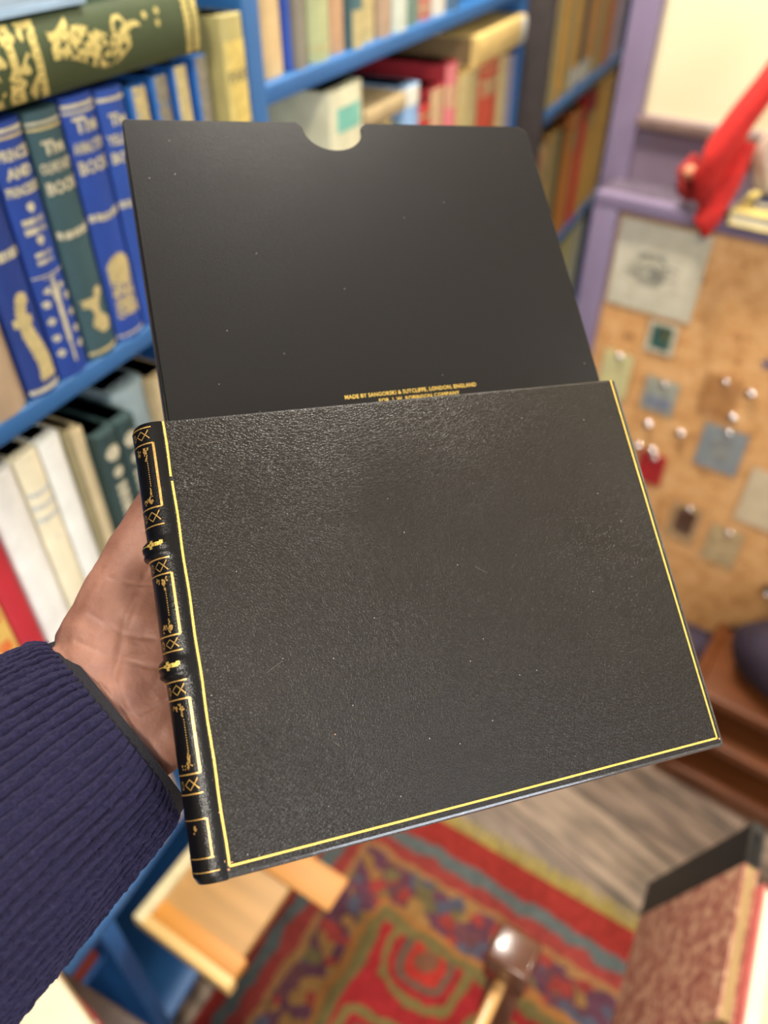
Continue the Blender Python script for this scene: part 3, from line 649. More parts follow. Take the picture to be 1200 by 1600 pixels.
card(-0.148, -0.082, 0.400, 0.495, (204, 178, 130), 'beige card with grey border low on the cork', inner=[(-0.7, -0.6, 0.7, 0.7, (214, 186, 136))])
for x, z, lb in ((-0.155, 0.862, 'blue scribble left'), (-0.10, 0.880, 'blue scribble right')):
    o = bpy.data.meshes.new('x'); bm = bmesh.new()
    for k in range(5):
        a = k*2*pi/5+0.3; stroke([(0, 0), (0.006*cos(a), 0.006*sin(a)), (0.012*cos(a+0.3), 0.012*sin(a+0.3))], 0.004)
    o = obj('blue_mark', bm, mat('blue_ink', (70, 86, 130), 0.6), None); bpy.context.view_layer.update()
    o.matrix_world = FC @ Matrix.Translation((x, 1.3575, z))
    tag(o, 'small %s star sticker on the upper right of the cork' % ('blue left hand' if 'left' in lb else 'blue right hand'), 'sticker')
kb = empty('drawer_knob', FC @ Matrix.Translation((0.0, 1.355, 0.385)), 'black knob with chrome tip low on the cork at the right edge', 'knob')
bm = bmesh.new(); add_tube(bm, [(0, 0, 0), (0, -0.012, 0)], 0.012, 16); obj('knob_base', bm, mat('black_plastic', (26, 22, 20), 0.3), kb, 40)
bm = bmesh.new(); bmesh.ops.create_uvsphere(bm, u_segments=18, v_segments=12, radius=0.008)
for v_ in bm.verts: v_.co.y -= 0.018
obj('chrome_tip', bm, chrome, kb, 180)
# shiny domes added as pins to give bright glints between the cards
for x, z in ((-0.327, 0.668), (-0.305, 0.612), (-0.336, 0.612), (-0.18, 0.742), (-0.165, 0.80), (-0.262, 0.672)):
    bm = bmesh.new(); bmesh.ops.create_uvsphere(bm, u_segments=16, v_segments=10, radius=0.0100)
    for v_ in bm.verts: v_.co.y *= 0.7
    o = obj('glint_pin', bm, chrome, None, 180); o.matrix_world = FC @ Matrix.Translation((x, 1.3502, z))
    tag(o, 'shiny domed pin added for its glint on the cork front among the cards', 'pin', 'pins added for glints on the cork front')

# things on the ledge
redm = mat('red_felt', (200, 34, 26), 0.85, var=0.15, scale=50, bump=0.5, bscale=500)
rd = empty('felt_toy', FC @ Matrix.Translation((-0.31, 1.36, 1.10)), 'bright red felt toy sprawled over the counter ledge, arm hanging down', 'toy')
def sp(x, z, y=0.0): return (x+0.311, y, z-1.096)
bm = bmesh.new()
add_tube(bm, [sp(-0.268, 1.33, -0.02), sp(-0.285, 1.285, -0.03), sp(-0.305, 1.24, -0.038), sp(-0.322, 1.195, -0.045), sp(-0.332, 1.15, -0.045), sp(-0.33, 1.115, -0.04)],
         [0.022, 0.023, 0.026, 0.029, 0.025, 0.018], 16, True, 0.8)
obj('arm', bm, redm, rd, 180)
bm = bmesh.new()
add_tube(bm, [sp(-0.30, 1.20, 0.0), sp(-0.308, 1.15, -0.012), sp(-0.312, 1.115, -0.035), sp(-0.314, 1.085, -0.046), sp(-0.310, 1.062, -0.046)], [0.022, 0.025, 0.024, 0.020, 0.009], 16, True, 0.7)
obj('arm', bm, redm, rd, 180)
bm = bmesh.new()
add_tube(bm, [sp(-0.366, 1.170, -0.01), sp(-0.374, 1.145, -0.015), sp(-0.368, 1.118, -0.015), sp(-0.352, 1.108, -0.02)], [0.008, 0.016, 0.018, 0.012], 14, True, 0.8)
hood = obj('hood', bm, mat('dark_red_felt', (150, 24, 20), 0.85, var=0.15, scale=50), rd, 180)
bm = bmesh.new(); bmesh.ops.create_uvsphere(bm, u_segments=16, v_segments=10, radius=0.011)
for v_ in bm.verts: v_.co += Vector(sp(-0.362, 1.150, -0.034))
tag(obj('face', bm, mat('toy_face_felt', (206, 140, 104), 0.7), hood, 180), 'peach felt face', None)
pp = empty('crumpled_paper', FC @ Matrix.Translation((-0.20, 1.383, 1.094)), 'crumpled cream paper parcel on the ledge right of the red toy', 'paper')
bm = bmesh.new(); bmesh.ops.create_icosphere(bm, subdivisions=4, radius=1)
for v_ in bm.verts:
    n_ = noise.noise(v_.co*2.2)*0.25+noise.noise(v_.co*5)*0.10
    v_.co = Vector((v_.co.x*0.085, v_.co.y*0.032, max(0.036, 0.085+v_.co.z*0.075)+0))*1.0+Vector((n_*0.03, n_*0.02, n_*0.03 if v_.co.z > -0.3 else 0))
obj('paper_wad', bm, mat('cream_tissue', (232, 222, 196), 0.7, var=0.06), pp, 180)
flatbook('book', FC @ Vector((-0.13, 1.372, 1.0925)), -36.1, 0.30, 0.115, 0.022, mat('yellow_cream_board', (226, 204, 120), 0.5), 'thin cream yellow book lying on the ledge under the parcel', pm=paperw)
flatbook('book', FC @ Vector((-0.12, 1.385, 1.1147)), -36.1, 0.27, 0.085, 0.012, mat('slate_board', (78, 84, 112), 0.5), 'slate blue booklet lying on the cream yellow book', pm=paperw)

# low brown shelves in front of the counter
brn = mat('reddish_brown_wood', (108, 58, 26), 0.35, var=0.18, scale=8, stretch=(1, 9, 9))
sh = empty('low_shelf_unit', FC @ Matrix.Translation((0.3, 1.2, 0)), 'low dark brown wooden shelf unit in front of the purple counter', 'shelf')
for z0, z1, y0 in ((0.02, 0.05, 1.09), (0.14, 0.165, 1.10), (0.245, 0.27, 1.12)):
    box('shelf_board', (-0.34, y0-1.2, z0), (0.5, 0.13, z1), brn, sh, 0.003)
box('side_board', (-0.36, -0.11, 0), (-0.34, 0.13, 0.27), brn, sh, 0.003); box('side_board', (0.5, -0.11, 0), (0.52, 0.13, 0.27), brn, sh, 0.003)
box('back_board', (-0.34, 0.115, 0), (0.5, 0.13, 0.27), mat('near_black_wood', (30, 20, 15), 0.6), sh)
box('plinth', (-0.34, -0.108, 0), (0.5, -0.10, 0.02), brn, sh)
bag = empty('cloth_bag', FC @ Matrix.Translation((0.13, 1.215, 0.2705)), 'dark purple cloth bag slumped on the low brown shelves', 'bag')
bm = bmesh.new(); bmesh.ops.create_icosphere(bm, subdivisions=4, radius=1)
for v_ in bm.verts:
    n_ = noise.noise(v_.co*1.6)*0.15
    v_.co = Vector((v_.co.x*(0.15+n_*0.1), v_.co.y*0.085, max(0.0, 0.085+v_.co.z*(0.09+n_*0.05))))
obj('bag_body', bm, mat('dark_purple_cloth', (44, 30, 46), 0.8, bump=0.4, bscale=120), bag, 180)
bm = bmesh.new(); add_tube(bm, [(-0.05, 0, 0.165), (-0.04, 0, 0.21), (0, 0, 0.23), (0.04, 0, 0.21), (0.05, 0, 0.165)], 0.006, 8); obj('handle', bm, mat('dark_purple_cloth', (44, 30, 46)), bag, 180)

# ------------------------------------------------------------------ marbled half-leather book at lower right
e1 = Vector((0.2481, -0.1335, 0.9595)).normalized(); e2 = Vector((-0.4743, -0.8803, 0)).normalized(); e3 = e1.cross(e2)
MM = Matrix(((e1.x, e2.x, e3.x, 0.4002), (e1.y, e2.y, e3.y, 0.3882), (e1.z, e2.z, e3.z, 0.701), (0, 0, 0, 1)))
def marble_mat():
    m = bpy.data.materials.new('marbled_paper'); m.use_nodes = True; nt = m.node_tree; N = nt.nodes; L = nt.links
    b = N['Principled BSDF']; b.inputs['Roughness'].default_value = 0.5; tc = N.new('ShaderNodeTexCoord')
    n = N.new('ShaderNodeTexNoise'); n.inputs['Scale'].default_value = 75; n.inputs['Detail'].default_value = 5; n.inputs['Distortion'].default_value = 0.8
    L.new(tc.outputs['Object'], n.inputs['Vector']); r = N.new('ShaderNodeValToRGB'); e = r.color_ramp.elements
    e[0].position = 0.38; e[0].color = (*lin((140, 80, 66)), 1); e[1].position = 0.50; e[1].color = (*lin((168, 110, 90)), 1)
    x = e.new(0.60); x.color = (*lin((192, 148, 118)), 1); L.new(n.outputs['Fac'], r.inputs[0]); L.new(r.outputs[0], b.inputs['Base Color'])
    return m
mb = empty('marbled_book', MM, 'large marbled book with black leather spine standing upright at the lower right', 'book')
marb = marble_mat(); blk = mat('black_book_leather', (34, 32, 30), 0.42, var=0.15, scale=60, bump=0.2, bscale=500)
T_ = 0.0165
for z0, z1 in ((0, 0.0028), (T_-0.0028, T_)): box('board', (-0.238, 0.0, z0), (0, 0.171, z1), marb, mb, 0.0006)
bm = bmesh.new(); sec = []
for i in range(13):
    a = pi*i/12; sec.append((-0.046-0.008*sin(a), T_/2-(T_/2+0.0004)*cos(a)))
sec = [(0.002, -0.0004)]+sec+[(0.002, T_+0.0004), (0.002, T_-0.0026), (-0.040, T_-0.0026), (-0.040, 0.0026), (0.002, 0.0026)]
lo = [bm.verts.new((-0.2385, p, q)) for p, q in sec]; hi = [bm.verts.new((0.0005, p, q)) for p, q in sec]
for i in range(len(sec)): bm.faces.new((lo[i], lo[(i+1) % len(sec)], hi[(i+1) % len(sec)], hi[i]))
f1 = bm.faces.new(lo[::-1]); f2 = bm.faces.new(hi); bmesh.ops.triangulate(bm, faces=[f1, f2])
obj('leather_spine', bm, blk, mb, 40)
box('page_block', (-0.235, -0.039, 0.0030), (-0.0015, 0.168, T_-0.0030), mat('tan_page_edges', (176, 146, 96), 0.8, var=0.2, scale=20, stretch=(1, 1, 60)), mb)
# stool carrying it
seat = empty('wooden_stool', Matrix.Translation((0.50, 0.26, 0)) @ Matrix.Rotation(math.atan2(e2.y, e2.x), 4, 'Z'), 'dark wooden stool under the marbled book', 'stool')
box('stool_seat', (-0.20, -0.10, 0.445), (0.17, 0.145, 0.4685), dw, seat, 0.004)
for sx in (-0.18, 0.12):
    for sy in (-0.08, 0.10): box('leg', (sx, sy, 0.0095), (sx+0.03, sy+0.03, 0.445), dw, seat, 0.003)
r_ = empty('book', MM @ Matrix.Translation((0.012, 0.02, T_+0.001)), 'pale book with pink edge leaning on the far side of the marbled book', 'book')
box('front_board', (-0.245, 0.0, 0.0), (0, 0.16, 0.003), mat('pink_board', (214, 112, 104), 0.6), r_, 0.0005)
box('back_board', (-0.245, 0.0, 0.022), (0, 0.16, 0.025), mat('cream_board_cloth', (226, 208, 168), 0.6), r_, 0.0005)
box('page_block', (-0.243, 0.003, 0.003), (-0.003, 0.157, 0.022), paperw, r_)
r_ = empty('book', MM @ Matrix.Translation((0.0, 0.03, T_+0.030)), 'thick cream book beyond the pink edged one at the right edge', 'book')
box('front_board', (-0.235, 0.0, 0.0), (0, 0.13, 0.003), mat('cream_board_cloth', (226, 208, 168), 0.6), r_, 0.0005)
box('back_board', (-0.235, 0.0, 0.033), (0, 0.13, 0.036), mat('cream_board_cloth', (226, 208, 168), 0.6), r_, 0.0005)
box('page_block', (-0.233, 0.003, 0.003), (-0.003, 0.127, 0.033), paperw, r_)

# ------------------------------------------------------------------ glossy chair post at bottom centre
gl = mat('glossy_brown_wood', (96, 58, 40), 0.24, var=0.15, scale=14, stretch=(6, 6, 1), coat=0.2)
ch = empty('wooden_chair', Matrix.Translation((0.152, 0.340, 0)) @ Matrix.Rotation(radians(-32), 4, 'Z'), 'glossy brown wooden chair whose back post rises at the bottom centre', 'chair')
bm = bmesh.new(); add_box(bm, (-0.027, -0.024, 0.515), (0.027, 0.024, 0.580), 0.006); obj('post_cap', bm, gl, ch, 50)
bm = bmesh.new(); add_box(bm, (-0.021, -0.018, 0.0095), (0.021, 0.018, 0.515), 0.004); obj('post', bm, gl, ch, 50)
bm = bmesh.new(); add_box(bm, (-0.021, -0.358, 0.0095), (0.021, -0.322, 0.56), 0.004); obj('post', bm, gl, ch, 50)
box('top_rail', (-0.009, -0.322, 0.500), (0.005, -0.018, 0.535), mat('honey_wood', (206, 156, 92), 0.25, var=0.1, scale=10, stretch=(6, 1, 6)), ch, 0.004)
box('seat', (0.0, -0.345, 0.27), (0.13, 0.0, 0.295), gl, ch, 0.005)
for yy in (-0.34, -0.03): box('leg', (0.10, yy, 0.0095), (0.125, yy+0.025, 0.27), gl, ch, 0.003)

# ================================================================== the leather book, its slipcase, the hand
X0 = Vector((-0.087, 0.2499, 1.3802))
xd = Vector((0.94636842, 0.30860061, -0.09566853)).normalized(); nd = Vector((0.25120081, -0.5165841, 0.81855912)).normalized()
yd = nd.cross(xd).normalized(); nd = xd.cross(yd)
MBK = Matrix(((xd.x, yd.x, nd.x, X0.x), (xd.y, yd.y, nd.y, X0.y), (xd.z, yd.z, nd.z, X0.z), (0, 0, 0, 1)))
lea = leather('black_grained_leather', (28, 23, 17), 900, 0.42, 0.40, 0.16, 0.30)
lea_s = leather('black_smooth_leather', (24, 22, 21), 1100, 0.12, 0.38, 0.10, 0.24)
lea_sp = leather('black_spine_leather', (13, 11, 10), 900, 0.16, 0.30, 0.010, 0.28)
gilt = mat('bright_gilt', (226, 192, 96), 0.42, 0.6, var=0.06, scale=200, bump=0.3, bscale=1500)
giltd = mat('worn_gilt', (214, 168, 92), 0.38, 0.6, var=0.2, scale=900)
H_ = 0.167; BW = 0.2057; TH = 0.0185
book = empty('leather_book', MBK @ Matrix.Translation((0, -H_, 0)), 'square black leather book with gilt fillet held up in front', 'book')
def B(name, bm, m, sm=None): return obj(name, bm, m, book, sm)
lea_edge = leather('worn_board_edge', (40, 40, 44), 1100, 0.9, 0.24, 0.25, 1.0)
lea_edge.node_tree.nodes['Principled BSDF'].inputs['Coat Weight'].default_value = 1.0; lea_edge.node_tree.nodes['Principled BSDF'].inputs['Coat Roughness'].default_value = 0.16; lea_edge.node_tree.nodes['Principled BSDF'].inputs['Coat IOR'].default_value = 1.8
def rounded_board(bm, x0, x1, z0, z1, bev):
    add_box(bm, (x0, -0.0020, z0), (x1+0.0013, H_, z1), bev)
    for f in bm.faces:
        c = f.calc_center_median()
        if c.y < -0.0020+bev*0.93 or c.x > x1+0.0013-bev*0.93: f.material_index = 1
bm = bmesh.new(); rounded_board(bm, -0.0040, BW, -0.0036, 0.0, 0.0016); fboard = B('front_board', bm, [lea, lea_edge], 60)
bm = bmesh.new(); rounded_board(bm, -0.0015, BW, -TH, -TH+0.0030, 0.0009); B('back_board', bm, [lea, lea_edge], 60)
box('page_block', (-0.004, 0.0035, -TH+0.0030), (BW-0.0035, H_-0.0035, -0.0030), mat('gilt_page_edges', (206, 170, 96), 0.35, 0.6, var=0.1, scale=60), book)
# spine surface: angle t 0 (front joint) .. pi (back joint)
SPX, SPB = -0.0015, 0.0100
def spine_pt(t, y, lift=0.0, bulge=0.0):
    r = SPB+bulge; c = Vector((SPX, y, -TH/2))
    ex = -sin(t)**0.8*(r+lift) if sin(t) > 0 else 0.0
    ez = cos(t)*(TH/2+0.0003+lift+bulge*0.6)
    return Vector((SPX+ex, y, -TH/2+ez))
bands_y = (H_-0.0500, H_-0.0950)
def bulge(y):
    s = 0
    for by in bands_y: s += 0.0021*exp(-((y-by+0.0004)/0.0036)**6)-0.0006*exp(-((y-by+0.0012)/0.0006)**2)
    if y < 0.0005: s -= 0.0012*min(1, (0.0005-y)/0.0024)
    if y > H_-0.0015: s -= 0.0008*((y-H_+0.0015)/0.0015)
    return s
bm = bmesh.new(); NY, NT = 220, 28; g_ = []
for j in range(NY+1):
    y = -0.0019+(H_+0.0016)*j/NY; row = [bm.verts.new((-0.0001, y, 0.00002))]
    for i in range(NT+1):
        t = pi*i/NT; row.append(bm.verts.new(spine_pt(t, y, 0, bulge(y)*sin(t)**0.6 if 0 < i < NT else 0)))
    g_.append(row)
for j in range(NY):
    for i in range(NT+1): bm.faces.new((g_[j][i], g_[j][i+1], g_[j+1][i+1], g_[j+1][i]))
bm.faces.new(g_[0][::-1]); bm.faces.new(g_[-1])
spine_o = B('spine', bm, lea_sp, 70)
# fillets on the front cover
def ribbon(bm, pts, wd, fn, closed=False, sub=0.0012):
    P = []
    for a, b_ in zip(pts[:-1], pts[1:]):
        a, b_ = Vector(a), Vector(b_); n = max(1, int((b_-a).length/sub))
        for i in range(n): P.append(a.lerp(b_, i/n))
    P.append(Vector(pts[-1])); prev = None
    for i, p in enumerate(P):
        q = (P[min(i+1, len(P)-1)]-P[max(i-1, 0)])
        if q.length < 1e-9: continue
        nn_ = Vector((-q.y, q.x)).normalized()*wd/2
        a, b_ = bm.verts.new(fn(p+nn_)), bm.verts.new(fn(p-nn_))
        if prev: bm.faces.new((prev[0], a, b_, prev[1]))
        prev = (a, b_)
flat = lambda p: Vector((p.x, p.y, 0.00008))
bm = bmesh.new()
wob = lambda y: 0.00012*sin(y*210)
ribbon(bm, [(0.0006+wob(y), y) for y in [H_-0.0005-0.0228*i/8 for i in range(9)]], 0.00085, flat)
ribbon(bm, [(0.0008+wob(y), y) for y in [H_-0.0252-(H_-0.0252-0.0023)*i/40 for i in range(41)]], 0.00085, flat)
ribbon(bm, [(0.0008, 0.0022), (0.1, 0.0019), (BW-0.0016, 0.0018)], 0.0008, flat)
ribbon(bm, [(BW-0.0017, 0.0018), (BW-0.0017, H_-0.0006)], 0.00075, flat)
obj('gilt_fillet', bm, gilt, fboard)
# spine tooling, coordinates (arc angle, y)
def sp_fn(p):
    return spine_pt(p.x, p.y, 0.00012, bulge(p.y)*max(0, sin(p.x))**0.6)
def spine_ribbon(bm, pts, wd):
    # p.x is an angle; scale so that widths stay even (radius ~ .0095)
    R_ = 0.0097
    ribbon(bm, [((a if a > 0.3 else a+0.15)*R_, y) for a, y in pts], wd*1.35, lambda p: sp_fn(Vector((p.x/R_-0.30, p.y, 0))), sub=0.0006)
A0, A1 = 0.62, 2.5
bmA = bmesh.new(); bmB = bmesh.new()
def arcline(bm, y, wd=0.00035, a0=A0-0.12, a1=A1): spine_ribbon(bm, [(a0, y), (a1, y)], wd)
def loops(bm, y, h, flip=1):
    # little pointed bow between rules
    spine_ribbon(bm, [(0.62, y+h*0.42*flip), (0.72, y+h*0.12*flip), (0.95, y-h*0.40*flip), (1.18, y), (0.95, y+h*0.38*flip), (0.74, y-h*0.02*flip), (0.60, y-h*0.36*flip)], 0.00028)
    for k in range(9):
        a = k*0.9; spine_ribbon(bm, [(1.38+0.07*cos(a), y+h*0.28*sin(a)), (1.38+0.10*cos(a+0.7), y+h*0.34*sin(a+0.7))], 0.0003)
ORN = []
def panel(bm, yt, yb):
    bmC = bmesh.new(); ORN.append(bmC)
    arcline(bm, yt, 0.0004, 0.50); arcline(bm, yb, 0.0004, 0.50)
    spine_ribbon(bm, [(0.50, yt), (0.50, yb)], 0.0006)
    L_ = yt-yb
    for s, yy in ((-1, yt), (1, yb)):
        for k in range(16):
            a0_ = 0.74+random.uniform(0, 0.55); y0_ = yy+s*random.uniform(0.0018, 0.0036)
            spine_ribbon(bmC, [(a0_, y0_), (a0_+random.uniform(-0.08, 0.08), y0_+random.uniform(-0.0012, 0.0012))], 0.0004)
        for k in range(14):
            f = random.uniform(0.10, 0.26); a0_ = 0.80+random.uniform(0, 0.16)*(1-f*2.5)+0.02; y0_ = yy+s*L_*f
            spine_ribbon(bmC, [(a0_, y0_), (a0_+random.uniform(-0.05, 0.05), y0_+random.uniform(-0.0014, 0.0014))], 0.00035)
    n = int(L_*0.45/0.0009)
    for k in range(n):
        y0_ = yt-L_*0.27-k*0.0009; spine_ribbon(bmC, [(0.82, y0_), (0.82, y0_-0.0005)], 0.00032)
def fleuron(bm, y):
    for dx, dy in ((0, 0), (0.10, 0.0009), (0.10, -0.0009), (0.2, 0), (-0.14, 0), (-0.24, 0.0), (-0.30, 0.0004)):
        spine_ribbon(bm, [(0.98+dx-0.06, y+dy), (0.98+dx+0.06, y+dy)], 0.0011 if dx < 0.2 else 0.0008)
        spine_ribbon(bm, [(0.98+dx, y+dy-0.0005), (0.98+dx, y+dy+0.0005)], 0.0007)
    spine_ribbon(bm, [(1.2, y), (2.2, y)], 0.00025)
top = H_
arcline(bmA, top-0.0022); loops(bmA, top-0.0052, 0.0045); panel(bmA, top-0.0088, top-0.0345)
loops(bmA, top-0.0380, 0.0048); arcline(bmA, top-0.0415); fleuron(bmB, bands_y[0]+0.0012)
arcline(bmA, top-0.0545); loops(bmA, top-0.0575, 0.0048); panel(bmA, top-0.0605, top-0.0835)
loops(bmA, top-0.0865, 0.0042); arcline(bmA, top-0.0892); bmD = bmesh.new(); fleuron(bmD, bands_y[1]+0.0008)
arcline(bmA, top-0.1000); loops(bmA, top-0.1032, 0.0046); panel(bmA, top-0.1065, top-0.1325)
loops(bmA, top-0.1360, 0.0046); arcline(bmA, top-0.1392)
arcline(bmA, top-0.1478, 0.0003, 0.52); spine_ribbon(bmA, [(0.50, top-0.1478), (0.50, top-0.1605)], 0.0004); arcline(bmA, top-0.1605, 0.0003, 0.44)
arcline(bmA, top-0.1650, 0.00025, 0.2)
bmC = bmesh.new(); ORN.append(bmC)
for k in range(14):
    a0_, y0_ = 0.92+random.uniform(0, 0.14), top-0.1512+random.uniform(-0.0012, 0.0012); spine_ribbon(bmC, [(a0_, y0_), (a0_+0.05, y0_+0.0003)], 0.0004)
obj('spine_tooling', bmA, giltd, spine_o); obj('spine_fleuron', bmB, gilt, spine_o); obj('spine_fleuron', bmD, gilt, spine_o)
for b_ in ORN: obj('spine_ornament', b_, giltd, spine_o)
# chipped leather at the corners
bm = bmesh.new()
def chip(x, y, r, z=0.00012):
    n = 7; vs = [bm.verts.new((x+r*random.uniform(0.5, 1.2)*cos(2*pi*k/n), y+r*random.uniform(0.4, 0.9)*sin(2*pi*k/n), z)) for k in range(n)]; bm.faces.new(vs)
for x, y, r in ((-0.0010, 0.0040, 0.0009), (0.0018, 0.0032, 0.0004), (0.0004, 0.0012, 0.0005), (-0.0012, 0.076, 0.0006), (0.0012, 0.0225, 0.0003), (BW-0.0008, 0.0014, 0.0006),
                (-0.0013, 0.157, 0.00035), (-0.0009, 0.149, 0.00025), (0.0, 0.02, 0.0003), (-0.0008, 0.031, 0.0003), (0.045, 0.037, 0.0003)): chip(x, y, r)
obj('scuff_chips', bm, mat('bare_leather', (206, 150, 112), 0.8), fboard)
bm = bmesh.new()
for x, y, dx, dy in ((0.0245, 0.064, 0.006, 0.003), (0.044, 0.0345, 0.0022, -0.0022), (0.056, 0.148, 0.0012, -0.005), (0.012, 0.155, 0.012, 0.0015), (0.115, 0.09, 0.004, -0.003)):
    ribbon(bm, [(x, y), (x+dx, y+dy)], 0.00012, lambda p: Vector((p.x, p.y, 0.00006)))
obj('scratches', bm, mat('scratched_leather', (104, 96, 84), 0.6), fboard)

# slipcase: five-sided box, open at the top, both walls notched
CX0, CX1, CY0, CY1, CZ1, CZ0 = 0.0028, 0.2133, -0.013, 0.1600, -0.0205, -0.0450
case = empty('slipcase', MBK @ Matrix.Translation((0, CY0, 0)), 'black leather slipcase with thumb notch and gilt maker line behind the book', 'slipcase')
def wall_outline():
    w0, w1, h = CX0, CX1, CY1-CY0; c = 0.1035; r = 0.0152; pts = [(w0+0.001, 0), (w1-0.001, 0), (w1, 0.001)]
    for k in range(7):
        a = pi/2*k/6; pts.append((w1-0.006+0.006*cos(a), h-0.006+0.006*sin(a)))
    pts.append((c+r+0.0032, h))
    for k in range(1, 5): a = pi/2*k/5; pts.append((c+r+0.0032-0.0032*sin(a), h-0.0032*(1-cos(a))))
    pts.append((c+r, h-0.0036))
    for k in range(1, 24):
        a = pi*k/24; pts.append((c+r*cos(a), h-0.0036-0.0128*sin(a)))
    pts.append((c-r, h-0.0036))
    for k in range(1, 5): a = pi/2*k/5; pts.append((c-r-0.0032*(1-cos(a)), h-0.0032*(1-sin(a))*1.0))
    pts.append((c-r-0.0032, h))
    for k in range(5): a = pi/2*k/4; pts.append((w0+0.0022-0.0022*sin(a), h-0.0022*(1-cos(a))))
    return pts
def slab(name, pts, z0, z1, m):
    bm = bmesh.new(); lo = [bm.verts.new((x, y, z0)) for x, y in pts]; hi = [bm.verts.new((x, y, z1)) for x, y in pts]
    f1 = bm.faces.new(lo[::-1]); f2 = bm.faces.new(hi); es = [e for f in (f1, f2) for e in f.edges]
    for i in range(len(pts)): bm.faces.new((lo[i], lo[(i+1) % len(pts)], hi[(i+1) % len(pts)], hi[i]))
    bmesh.ops.bevel(bm, geom=es, offset=0.0005, segments=2, affect='EDGES', profile=0.5)
    return obj(name, bm, m, case)
wo = wall_outline()
fwall = slab('front_wall', wo, CZ1-0.0026, CZ1, lea_s); slab('back_wall', wo, CZ0, CZ0+0.0026, lea_s)
hh = CY1-CY0
box('side_wall', (CX0, 0.0, CZ0+0.0024), (CX0+0.0026, hh-0.004, CZ1-0.0024), lea_s, case, 0.0004)
box('side_wall', (CX1-0.0026, 0.0, CZ0+0.0024), (CX1, hh-0.006, CZ1-0.0024), lea_s, case, 0.0004)
box('bottom_wall', (CX0, 0.0, CZ0+0.0024), (CX1, 0.0026, CZ1-0.0024), lea_s, case, 0.0004)
# pale lining line round the notch
bm = bmesh.new(); c = 0.1035; r = 0.0152
for k in range(24):
    a0_, a1_ = pi*k/24, pi*(k+1)/24
    for (za, zb) in ((CZ1-0.0019, CZ1-0.0009),):
        q = [(c+r*cos(a0_), hh-0.0036-0.0128*sin(a0_)), (c+r*cos(a1_), hh-0.0036-0.0128*sin(a1_))]
        o_ = 0.00012
        n0 = Vector((-cos(a0_), sin(a0_)))*o_; n1 = Vector((-cos(a1_), sin(a1_)))*o_
        bm.faces.new([bm.verts.new(p) for p in ((q[0][0]+n0.x, q[0][1]+n0.y, za), (q[1][0]+n1.x, q[1][1]+n1.y, za), (q[1][0]+n1.x, q[1][1]+n1.y, zb), (q[0][0]+n0.x, q[0][1]+n0.y, zb))])
obj('notch_lining', bm, mat('cream_board_edge', (214, 196, 150), 0.7), fwall)
me = text_mesh('MADE BY SANGORSKI & SUTCLIFFE, LONDON, ENGLAND', 0.0027, 0.00004, 'LEFT', 1.04)
xs = [v_.co.x for v_ in me.vertices]; k = 0.0650/(max(xs)-min(xs))
for v_ in me.vertices: v_.co = Vector((0.0812+(v_.co.x-min(xs))*k, 0.0113-CY0+v_.co.y*1.0+(v_.co.x*k)*0.012, CZ1+0.00006))
link('maker_lettering', me, gilt, fwall)
me = text_mesh('FOR  J. W. ROBINSON COMPANY', 0.0025, 0.00003, 'LEFT', 1.04)
xs = [v_.co.x for v_ in me.vertices]; k = 0.0400/(max(xs)-min(xs))
for v_ in me.vertices: v_.co = Vector((0.0968+(v_.co.x-min(xs))*k, 0.00825-CY0+v_.co.y+(v_.co.x*k)*0.012, CZ1+0.00006))
link('maker_lettering', me, gilt, fwall)

# ------------------------------------------------------------------ hand and sleeve
MH_ = MBK
person = empty('person', MH_ @ Matrix.Translation((-0.04, -0.11, -0.04)), 'left hand in a navy ribbed knit sleeve holding the book from behind', 'person')
off = Vector((0.04, 0.11, 0.04))
_t = bmesh.new(); bmesh.ops.create_icosphere(_t, subdivisions=2, radius=1)
ICO_V = [v_.co.copy() for v_ in _t.verts]; ICO_F = [[v_.index for v_ in f.verts] for f in _t.faces]; _t.free()
HV, HF = [], []
def cap(bm, p0, r0, p1, r1, n=9):
    p0, p1 = Vector(p0), Vector(p1)
    for i in range(n):
        t = i/(n-1); c = p0.lerp(p1, t)+off; r = r0+(r1-r0)*t; k = len(HV)
        HV.extend([(c.x+v_.x*r, c.y+v_.y*r, c.z+v_.z*r) for v_ in ICO_V]); HF.extend([[a+k for a in f] for f in ICO_F])
Wr = Vector((-0.047, -0.098, -0.041)); 
def P3(x, y, d): return Vector((x, y, -d))
# wrist, thenar and palm
bm = None
cap(bm, P3(-0.085, -0.103, 0.046), 0.024, P3(-0.040, -0.092, 0.043), 0.0205, 8)
cap(bm, P3(-0.085, -0.125, 0.046), 0.024, P3(-0.036, -0.113, 0.042), 0.0200, 8)
cap(bm, P3(-0.090, -0.135, 0.046), 0.022, P3(-0.030, -0.122, 0.040), 0.0165, 8)
mcp = [P3(0.026, -0.022, 0.057), P3(0.042, -0.040, 0.056), P3(0.052, -0.062, 0.052), P3(0.052, -0.085, 0.047)]
for s, e, r0, r1 in ((P3(-0.036, -0.086, 0.041), mcp[0], 0.0185, 0.0120), (P3(-0.030, -0.098, 0.040), mcp[1], 0.0190, 0.0125), (P3(-0.028, -0.112, 0.040), mcp[2], 0.0180, 0.0120), (P3(-0.026, -0.122, 0.040), mcp[3], 0.0150, 0.0110)):
    cap(bm, s, r0, e, r1, 14)
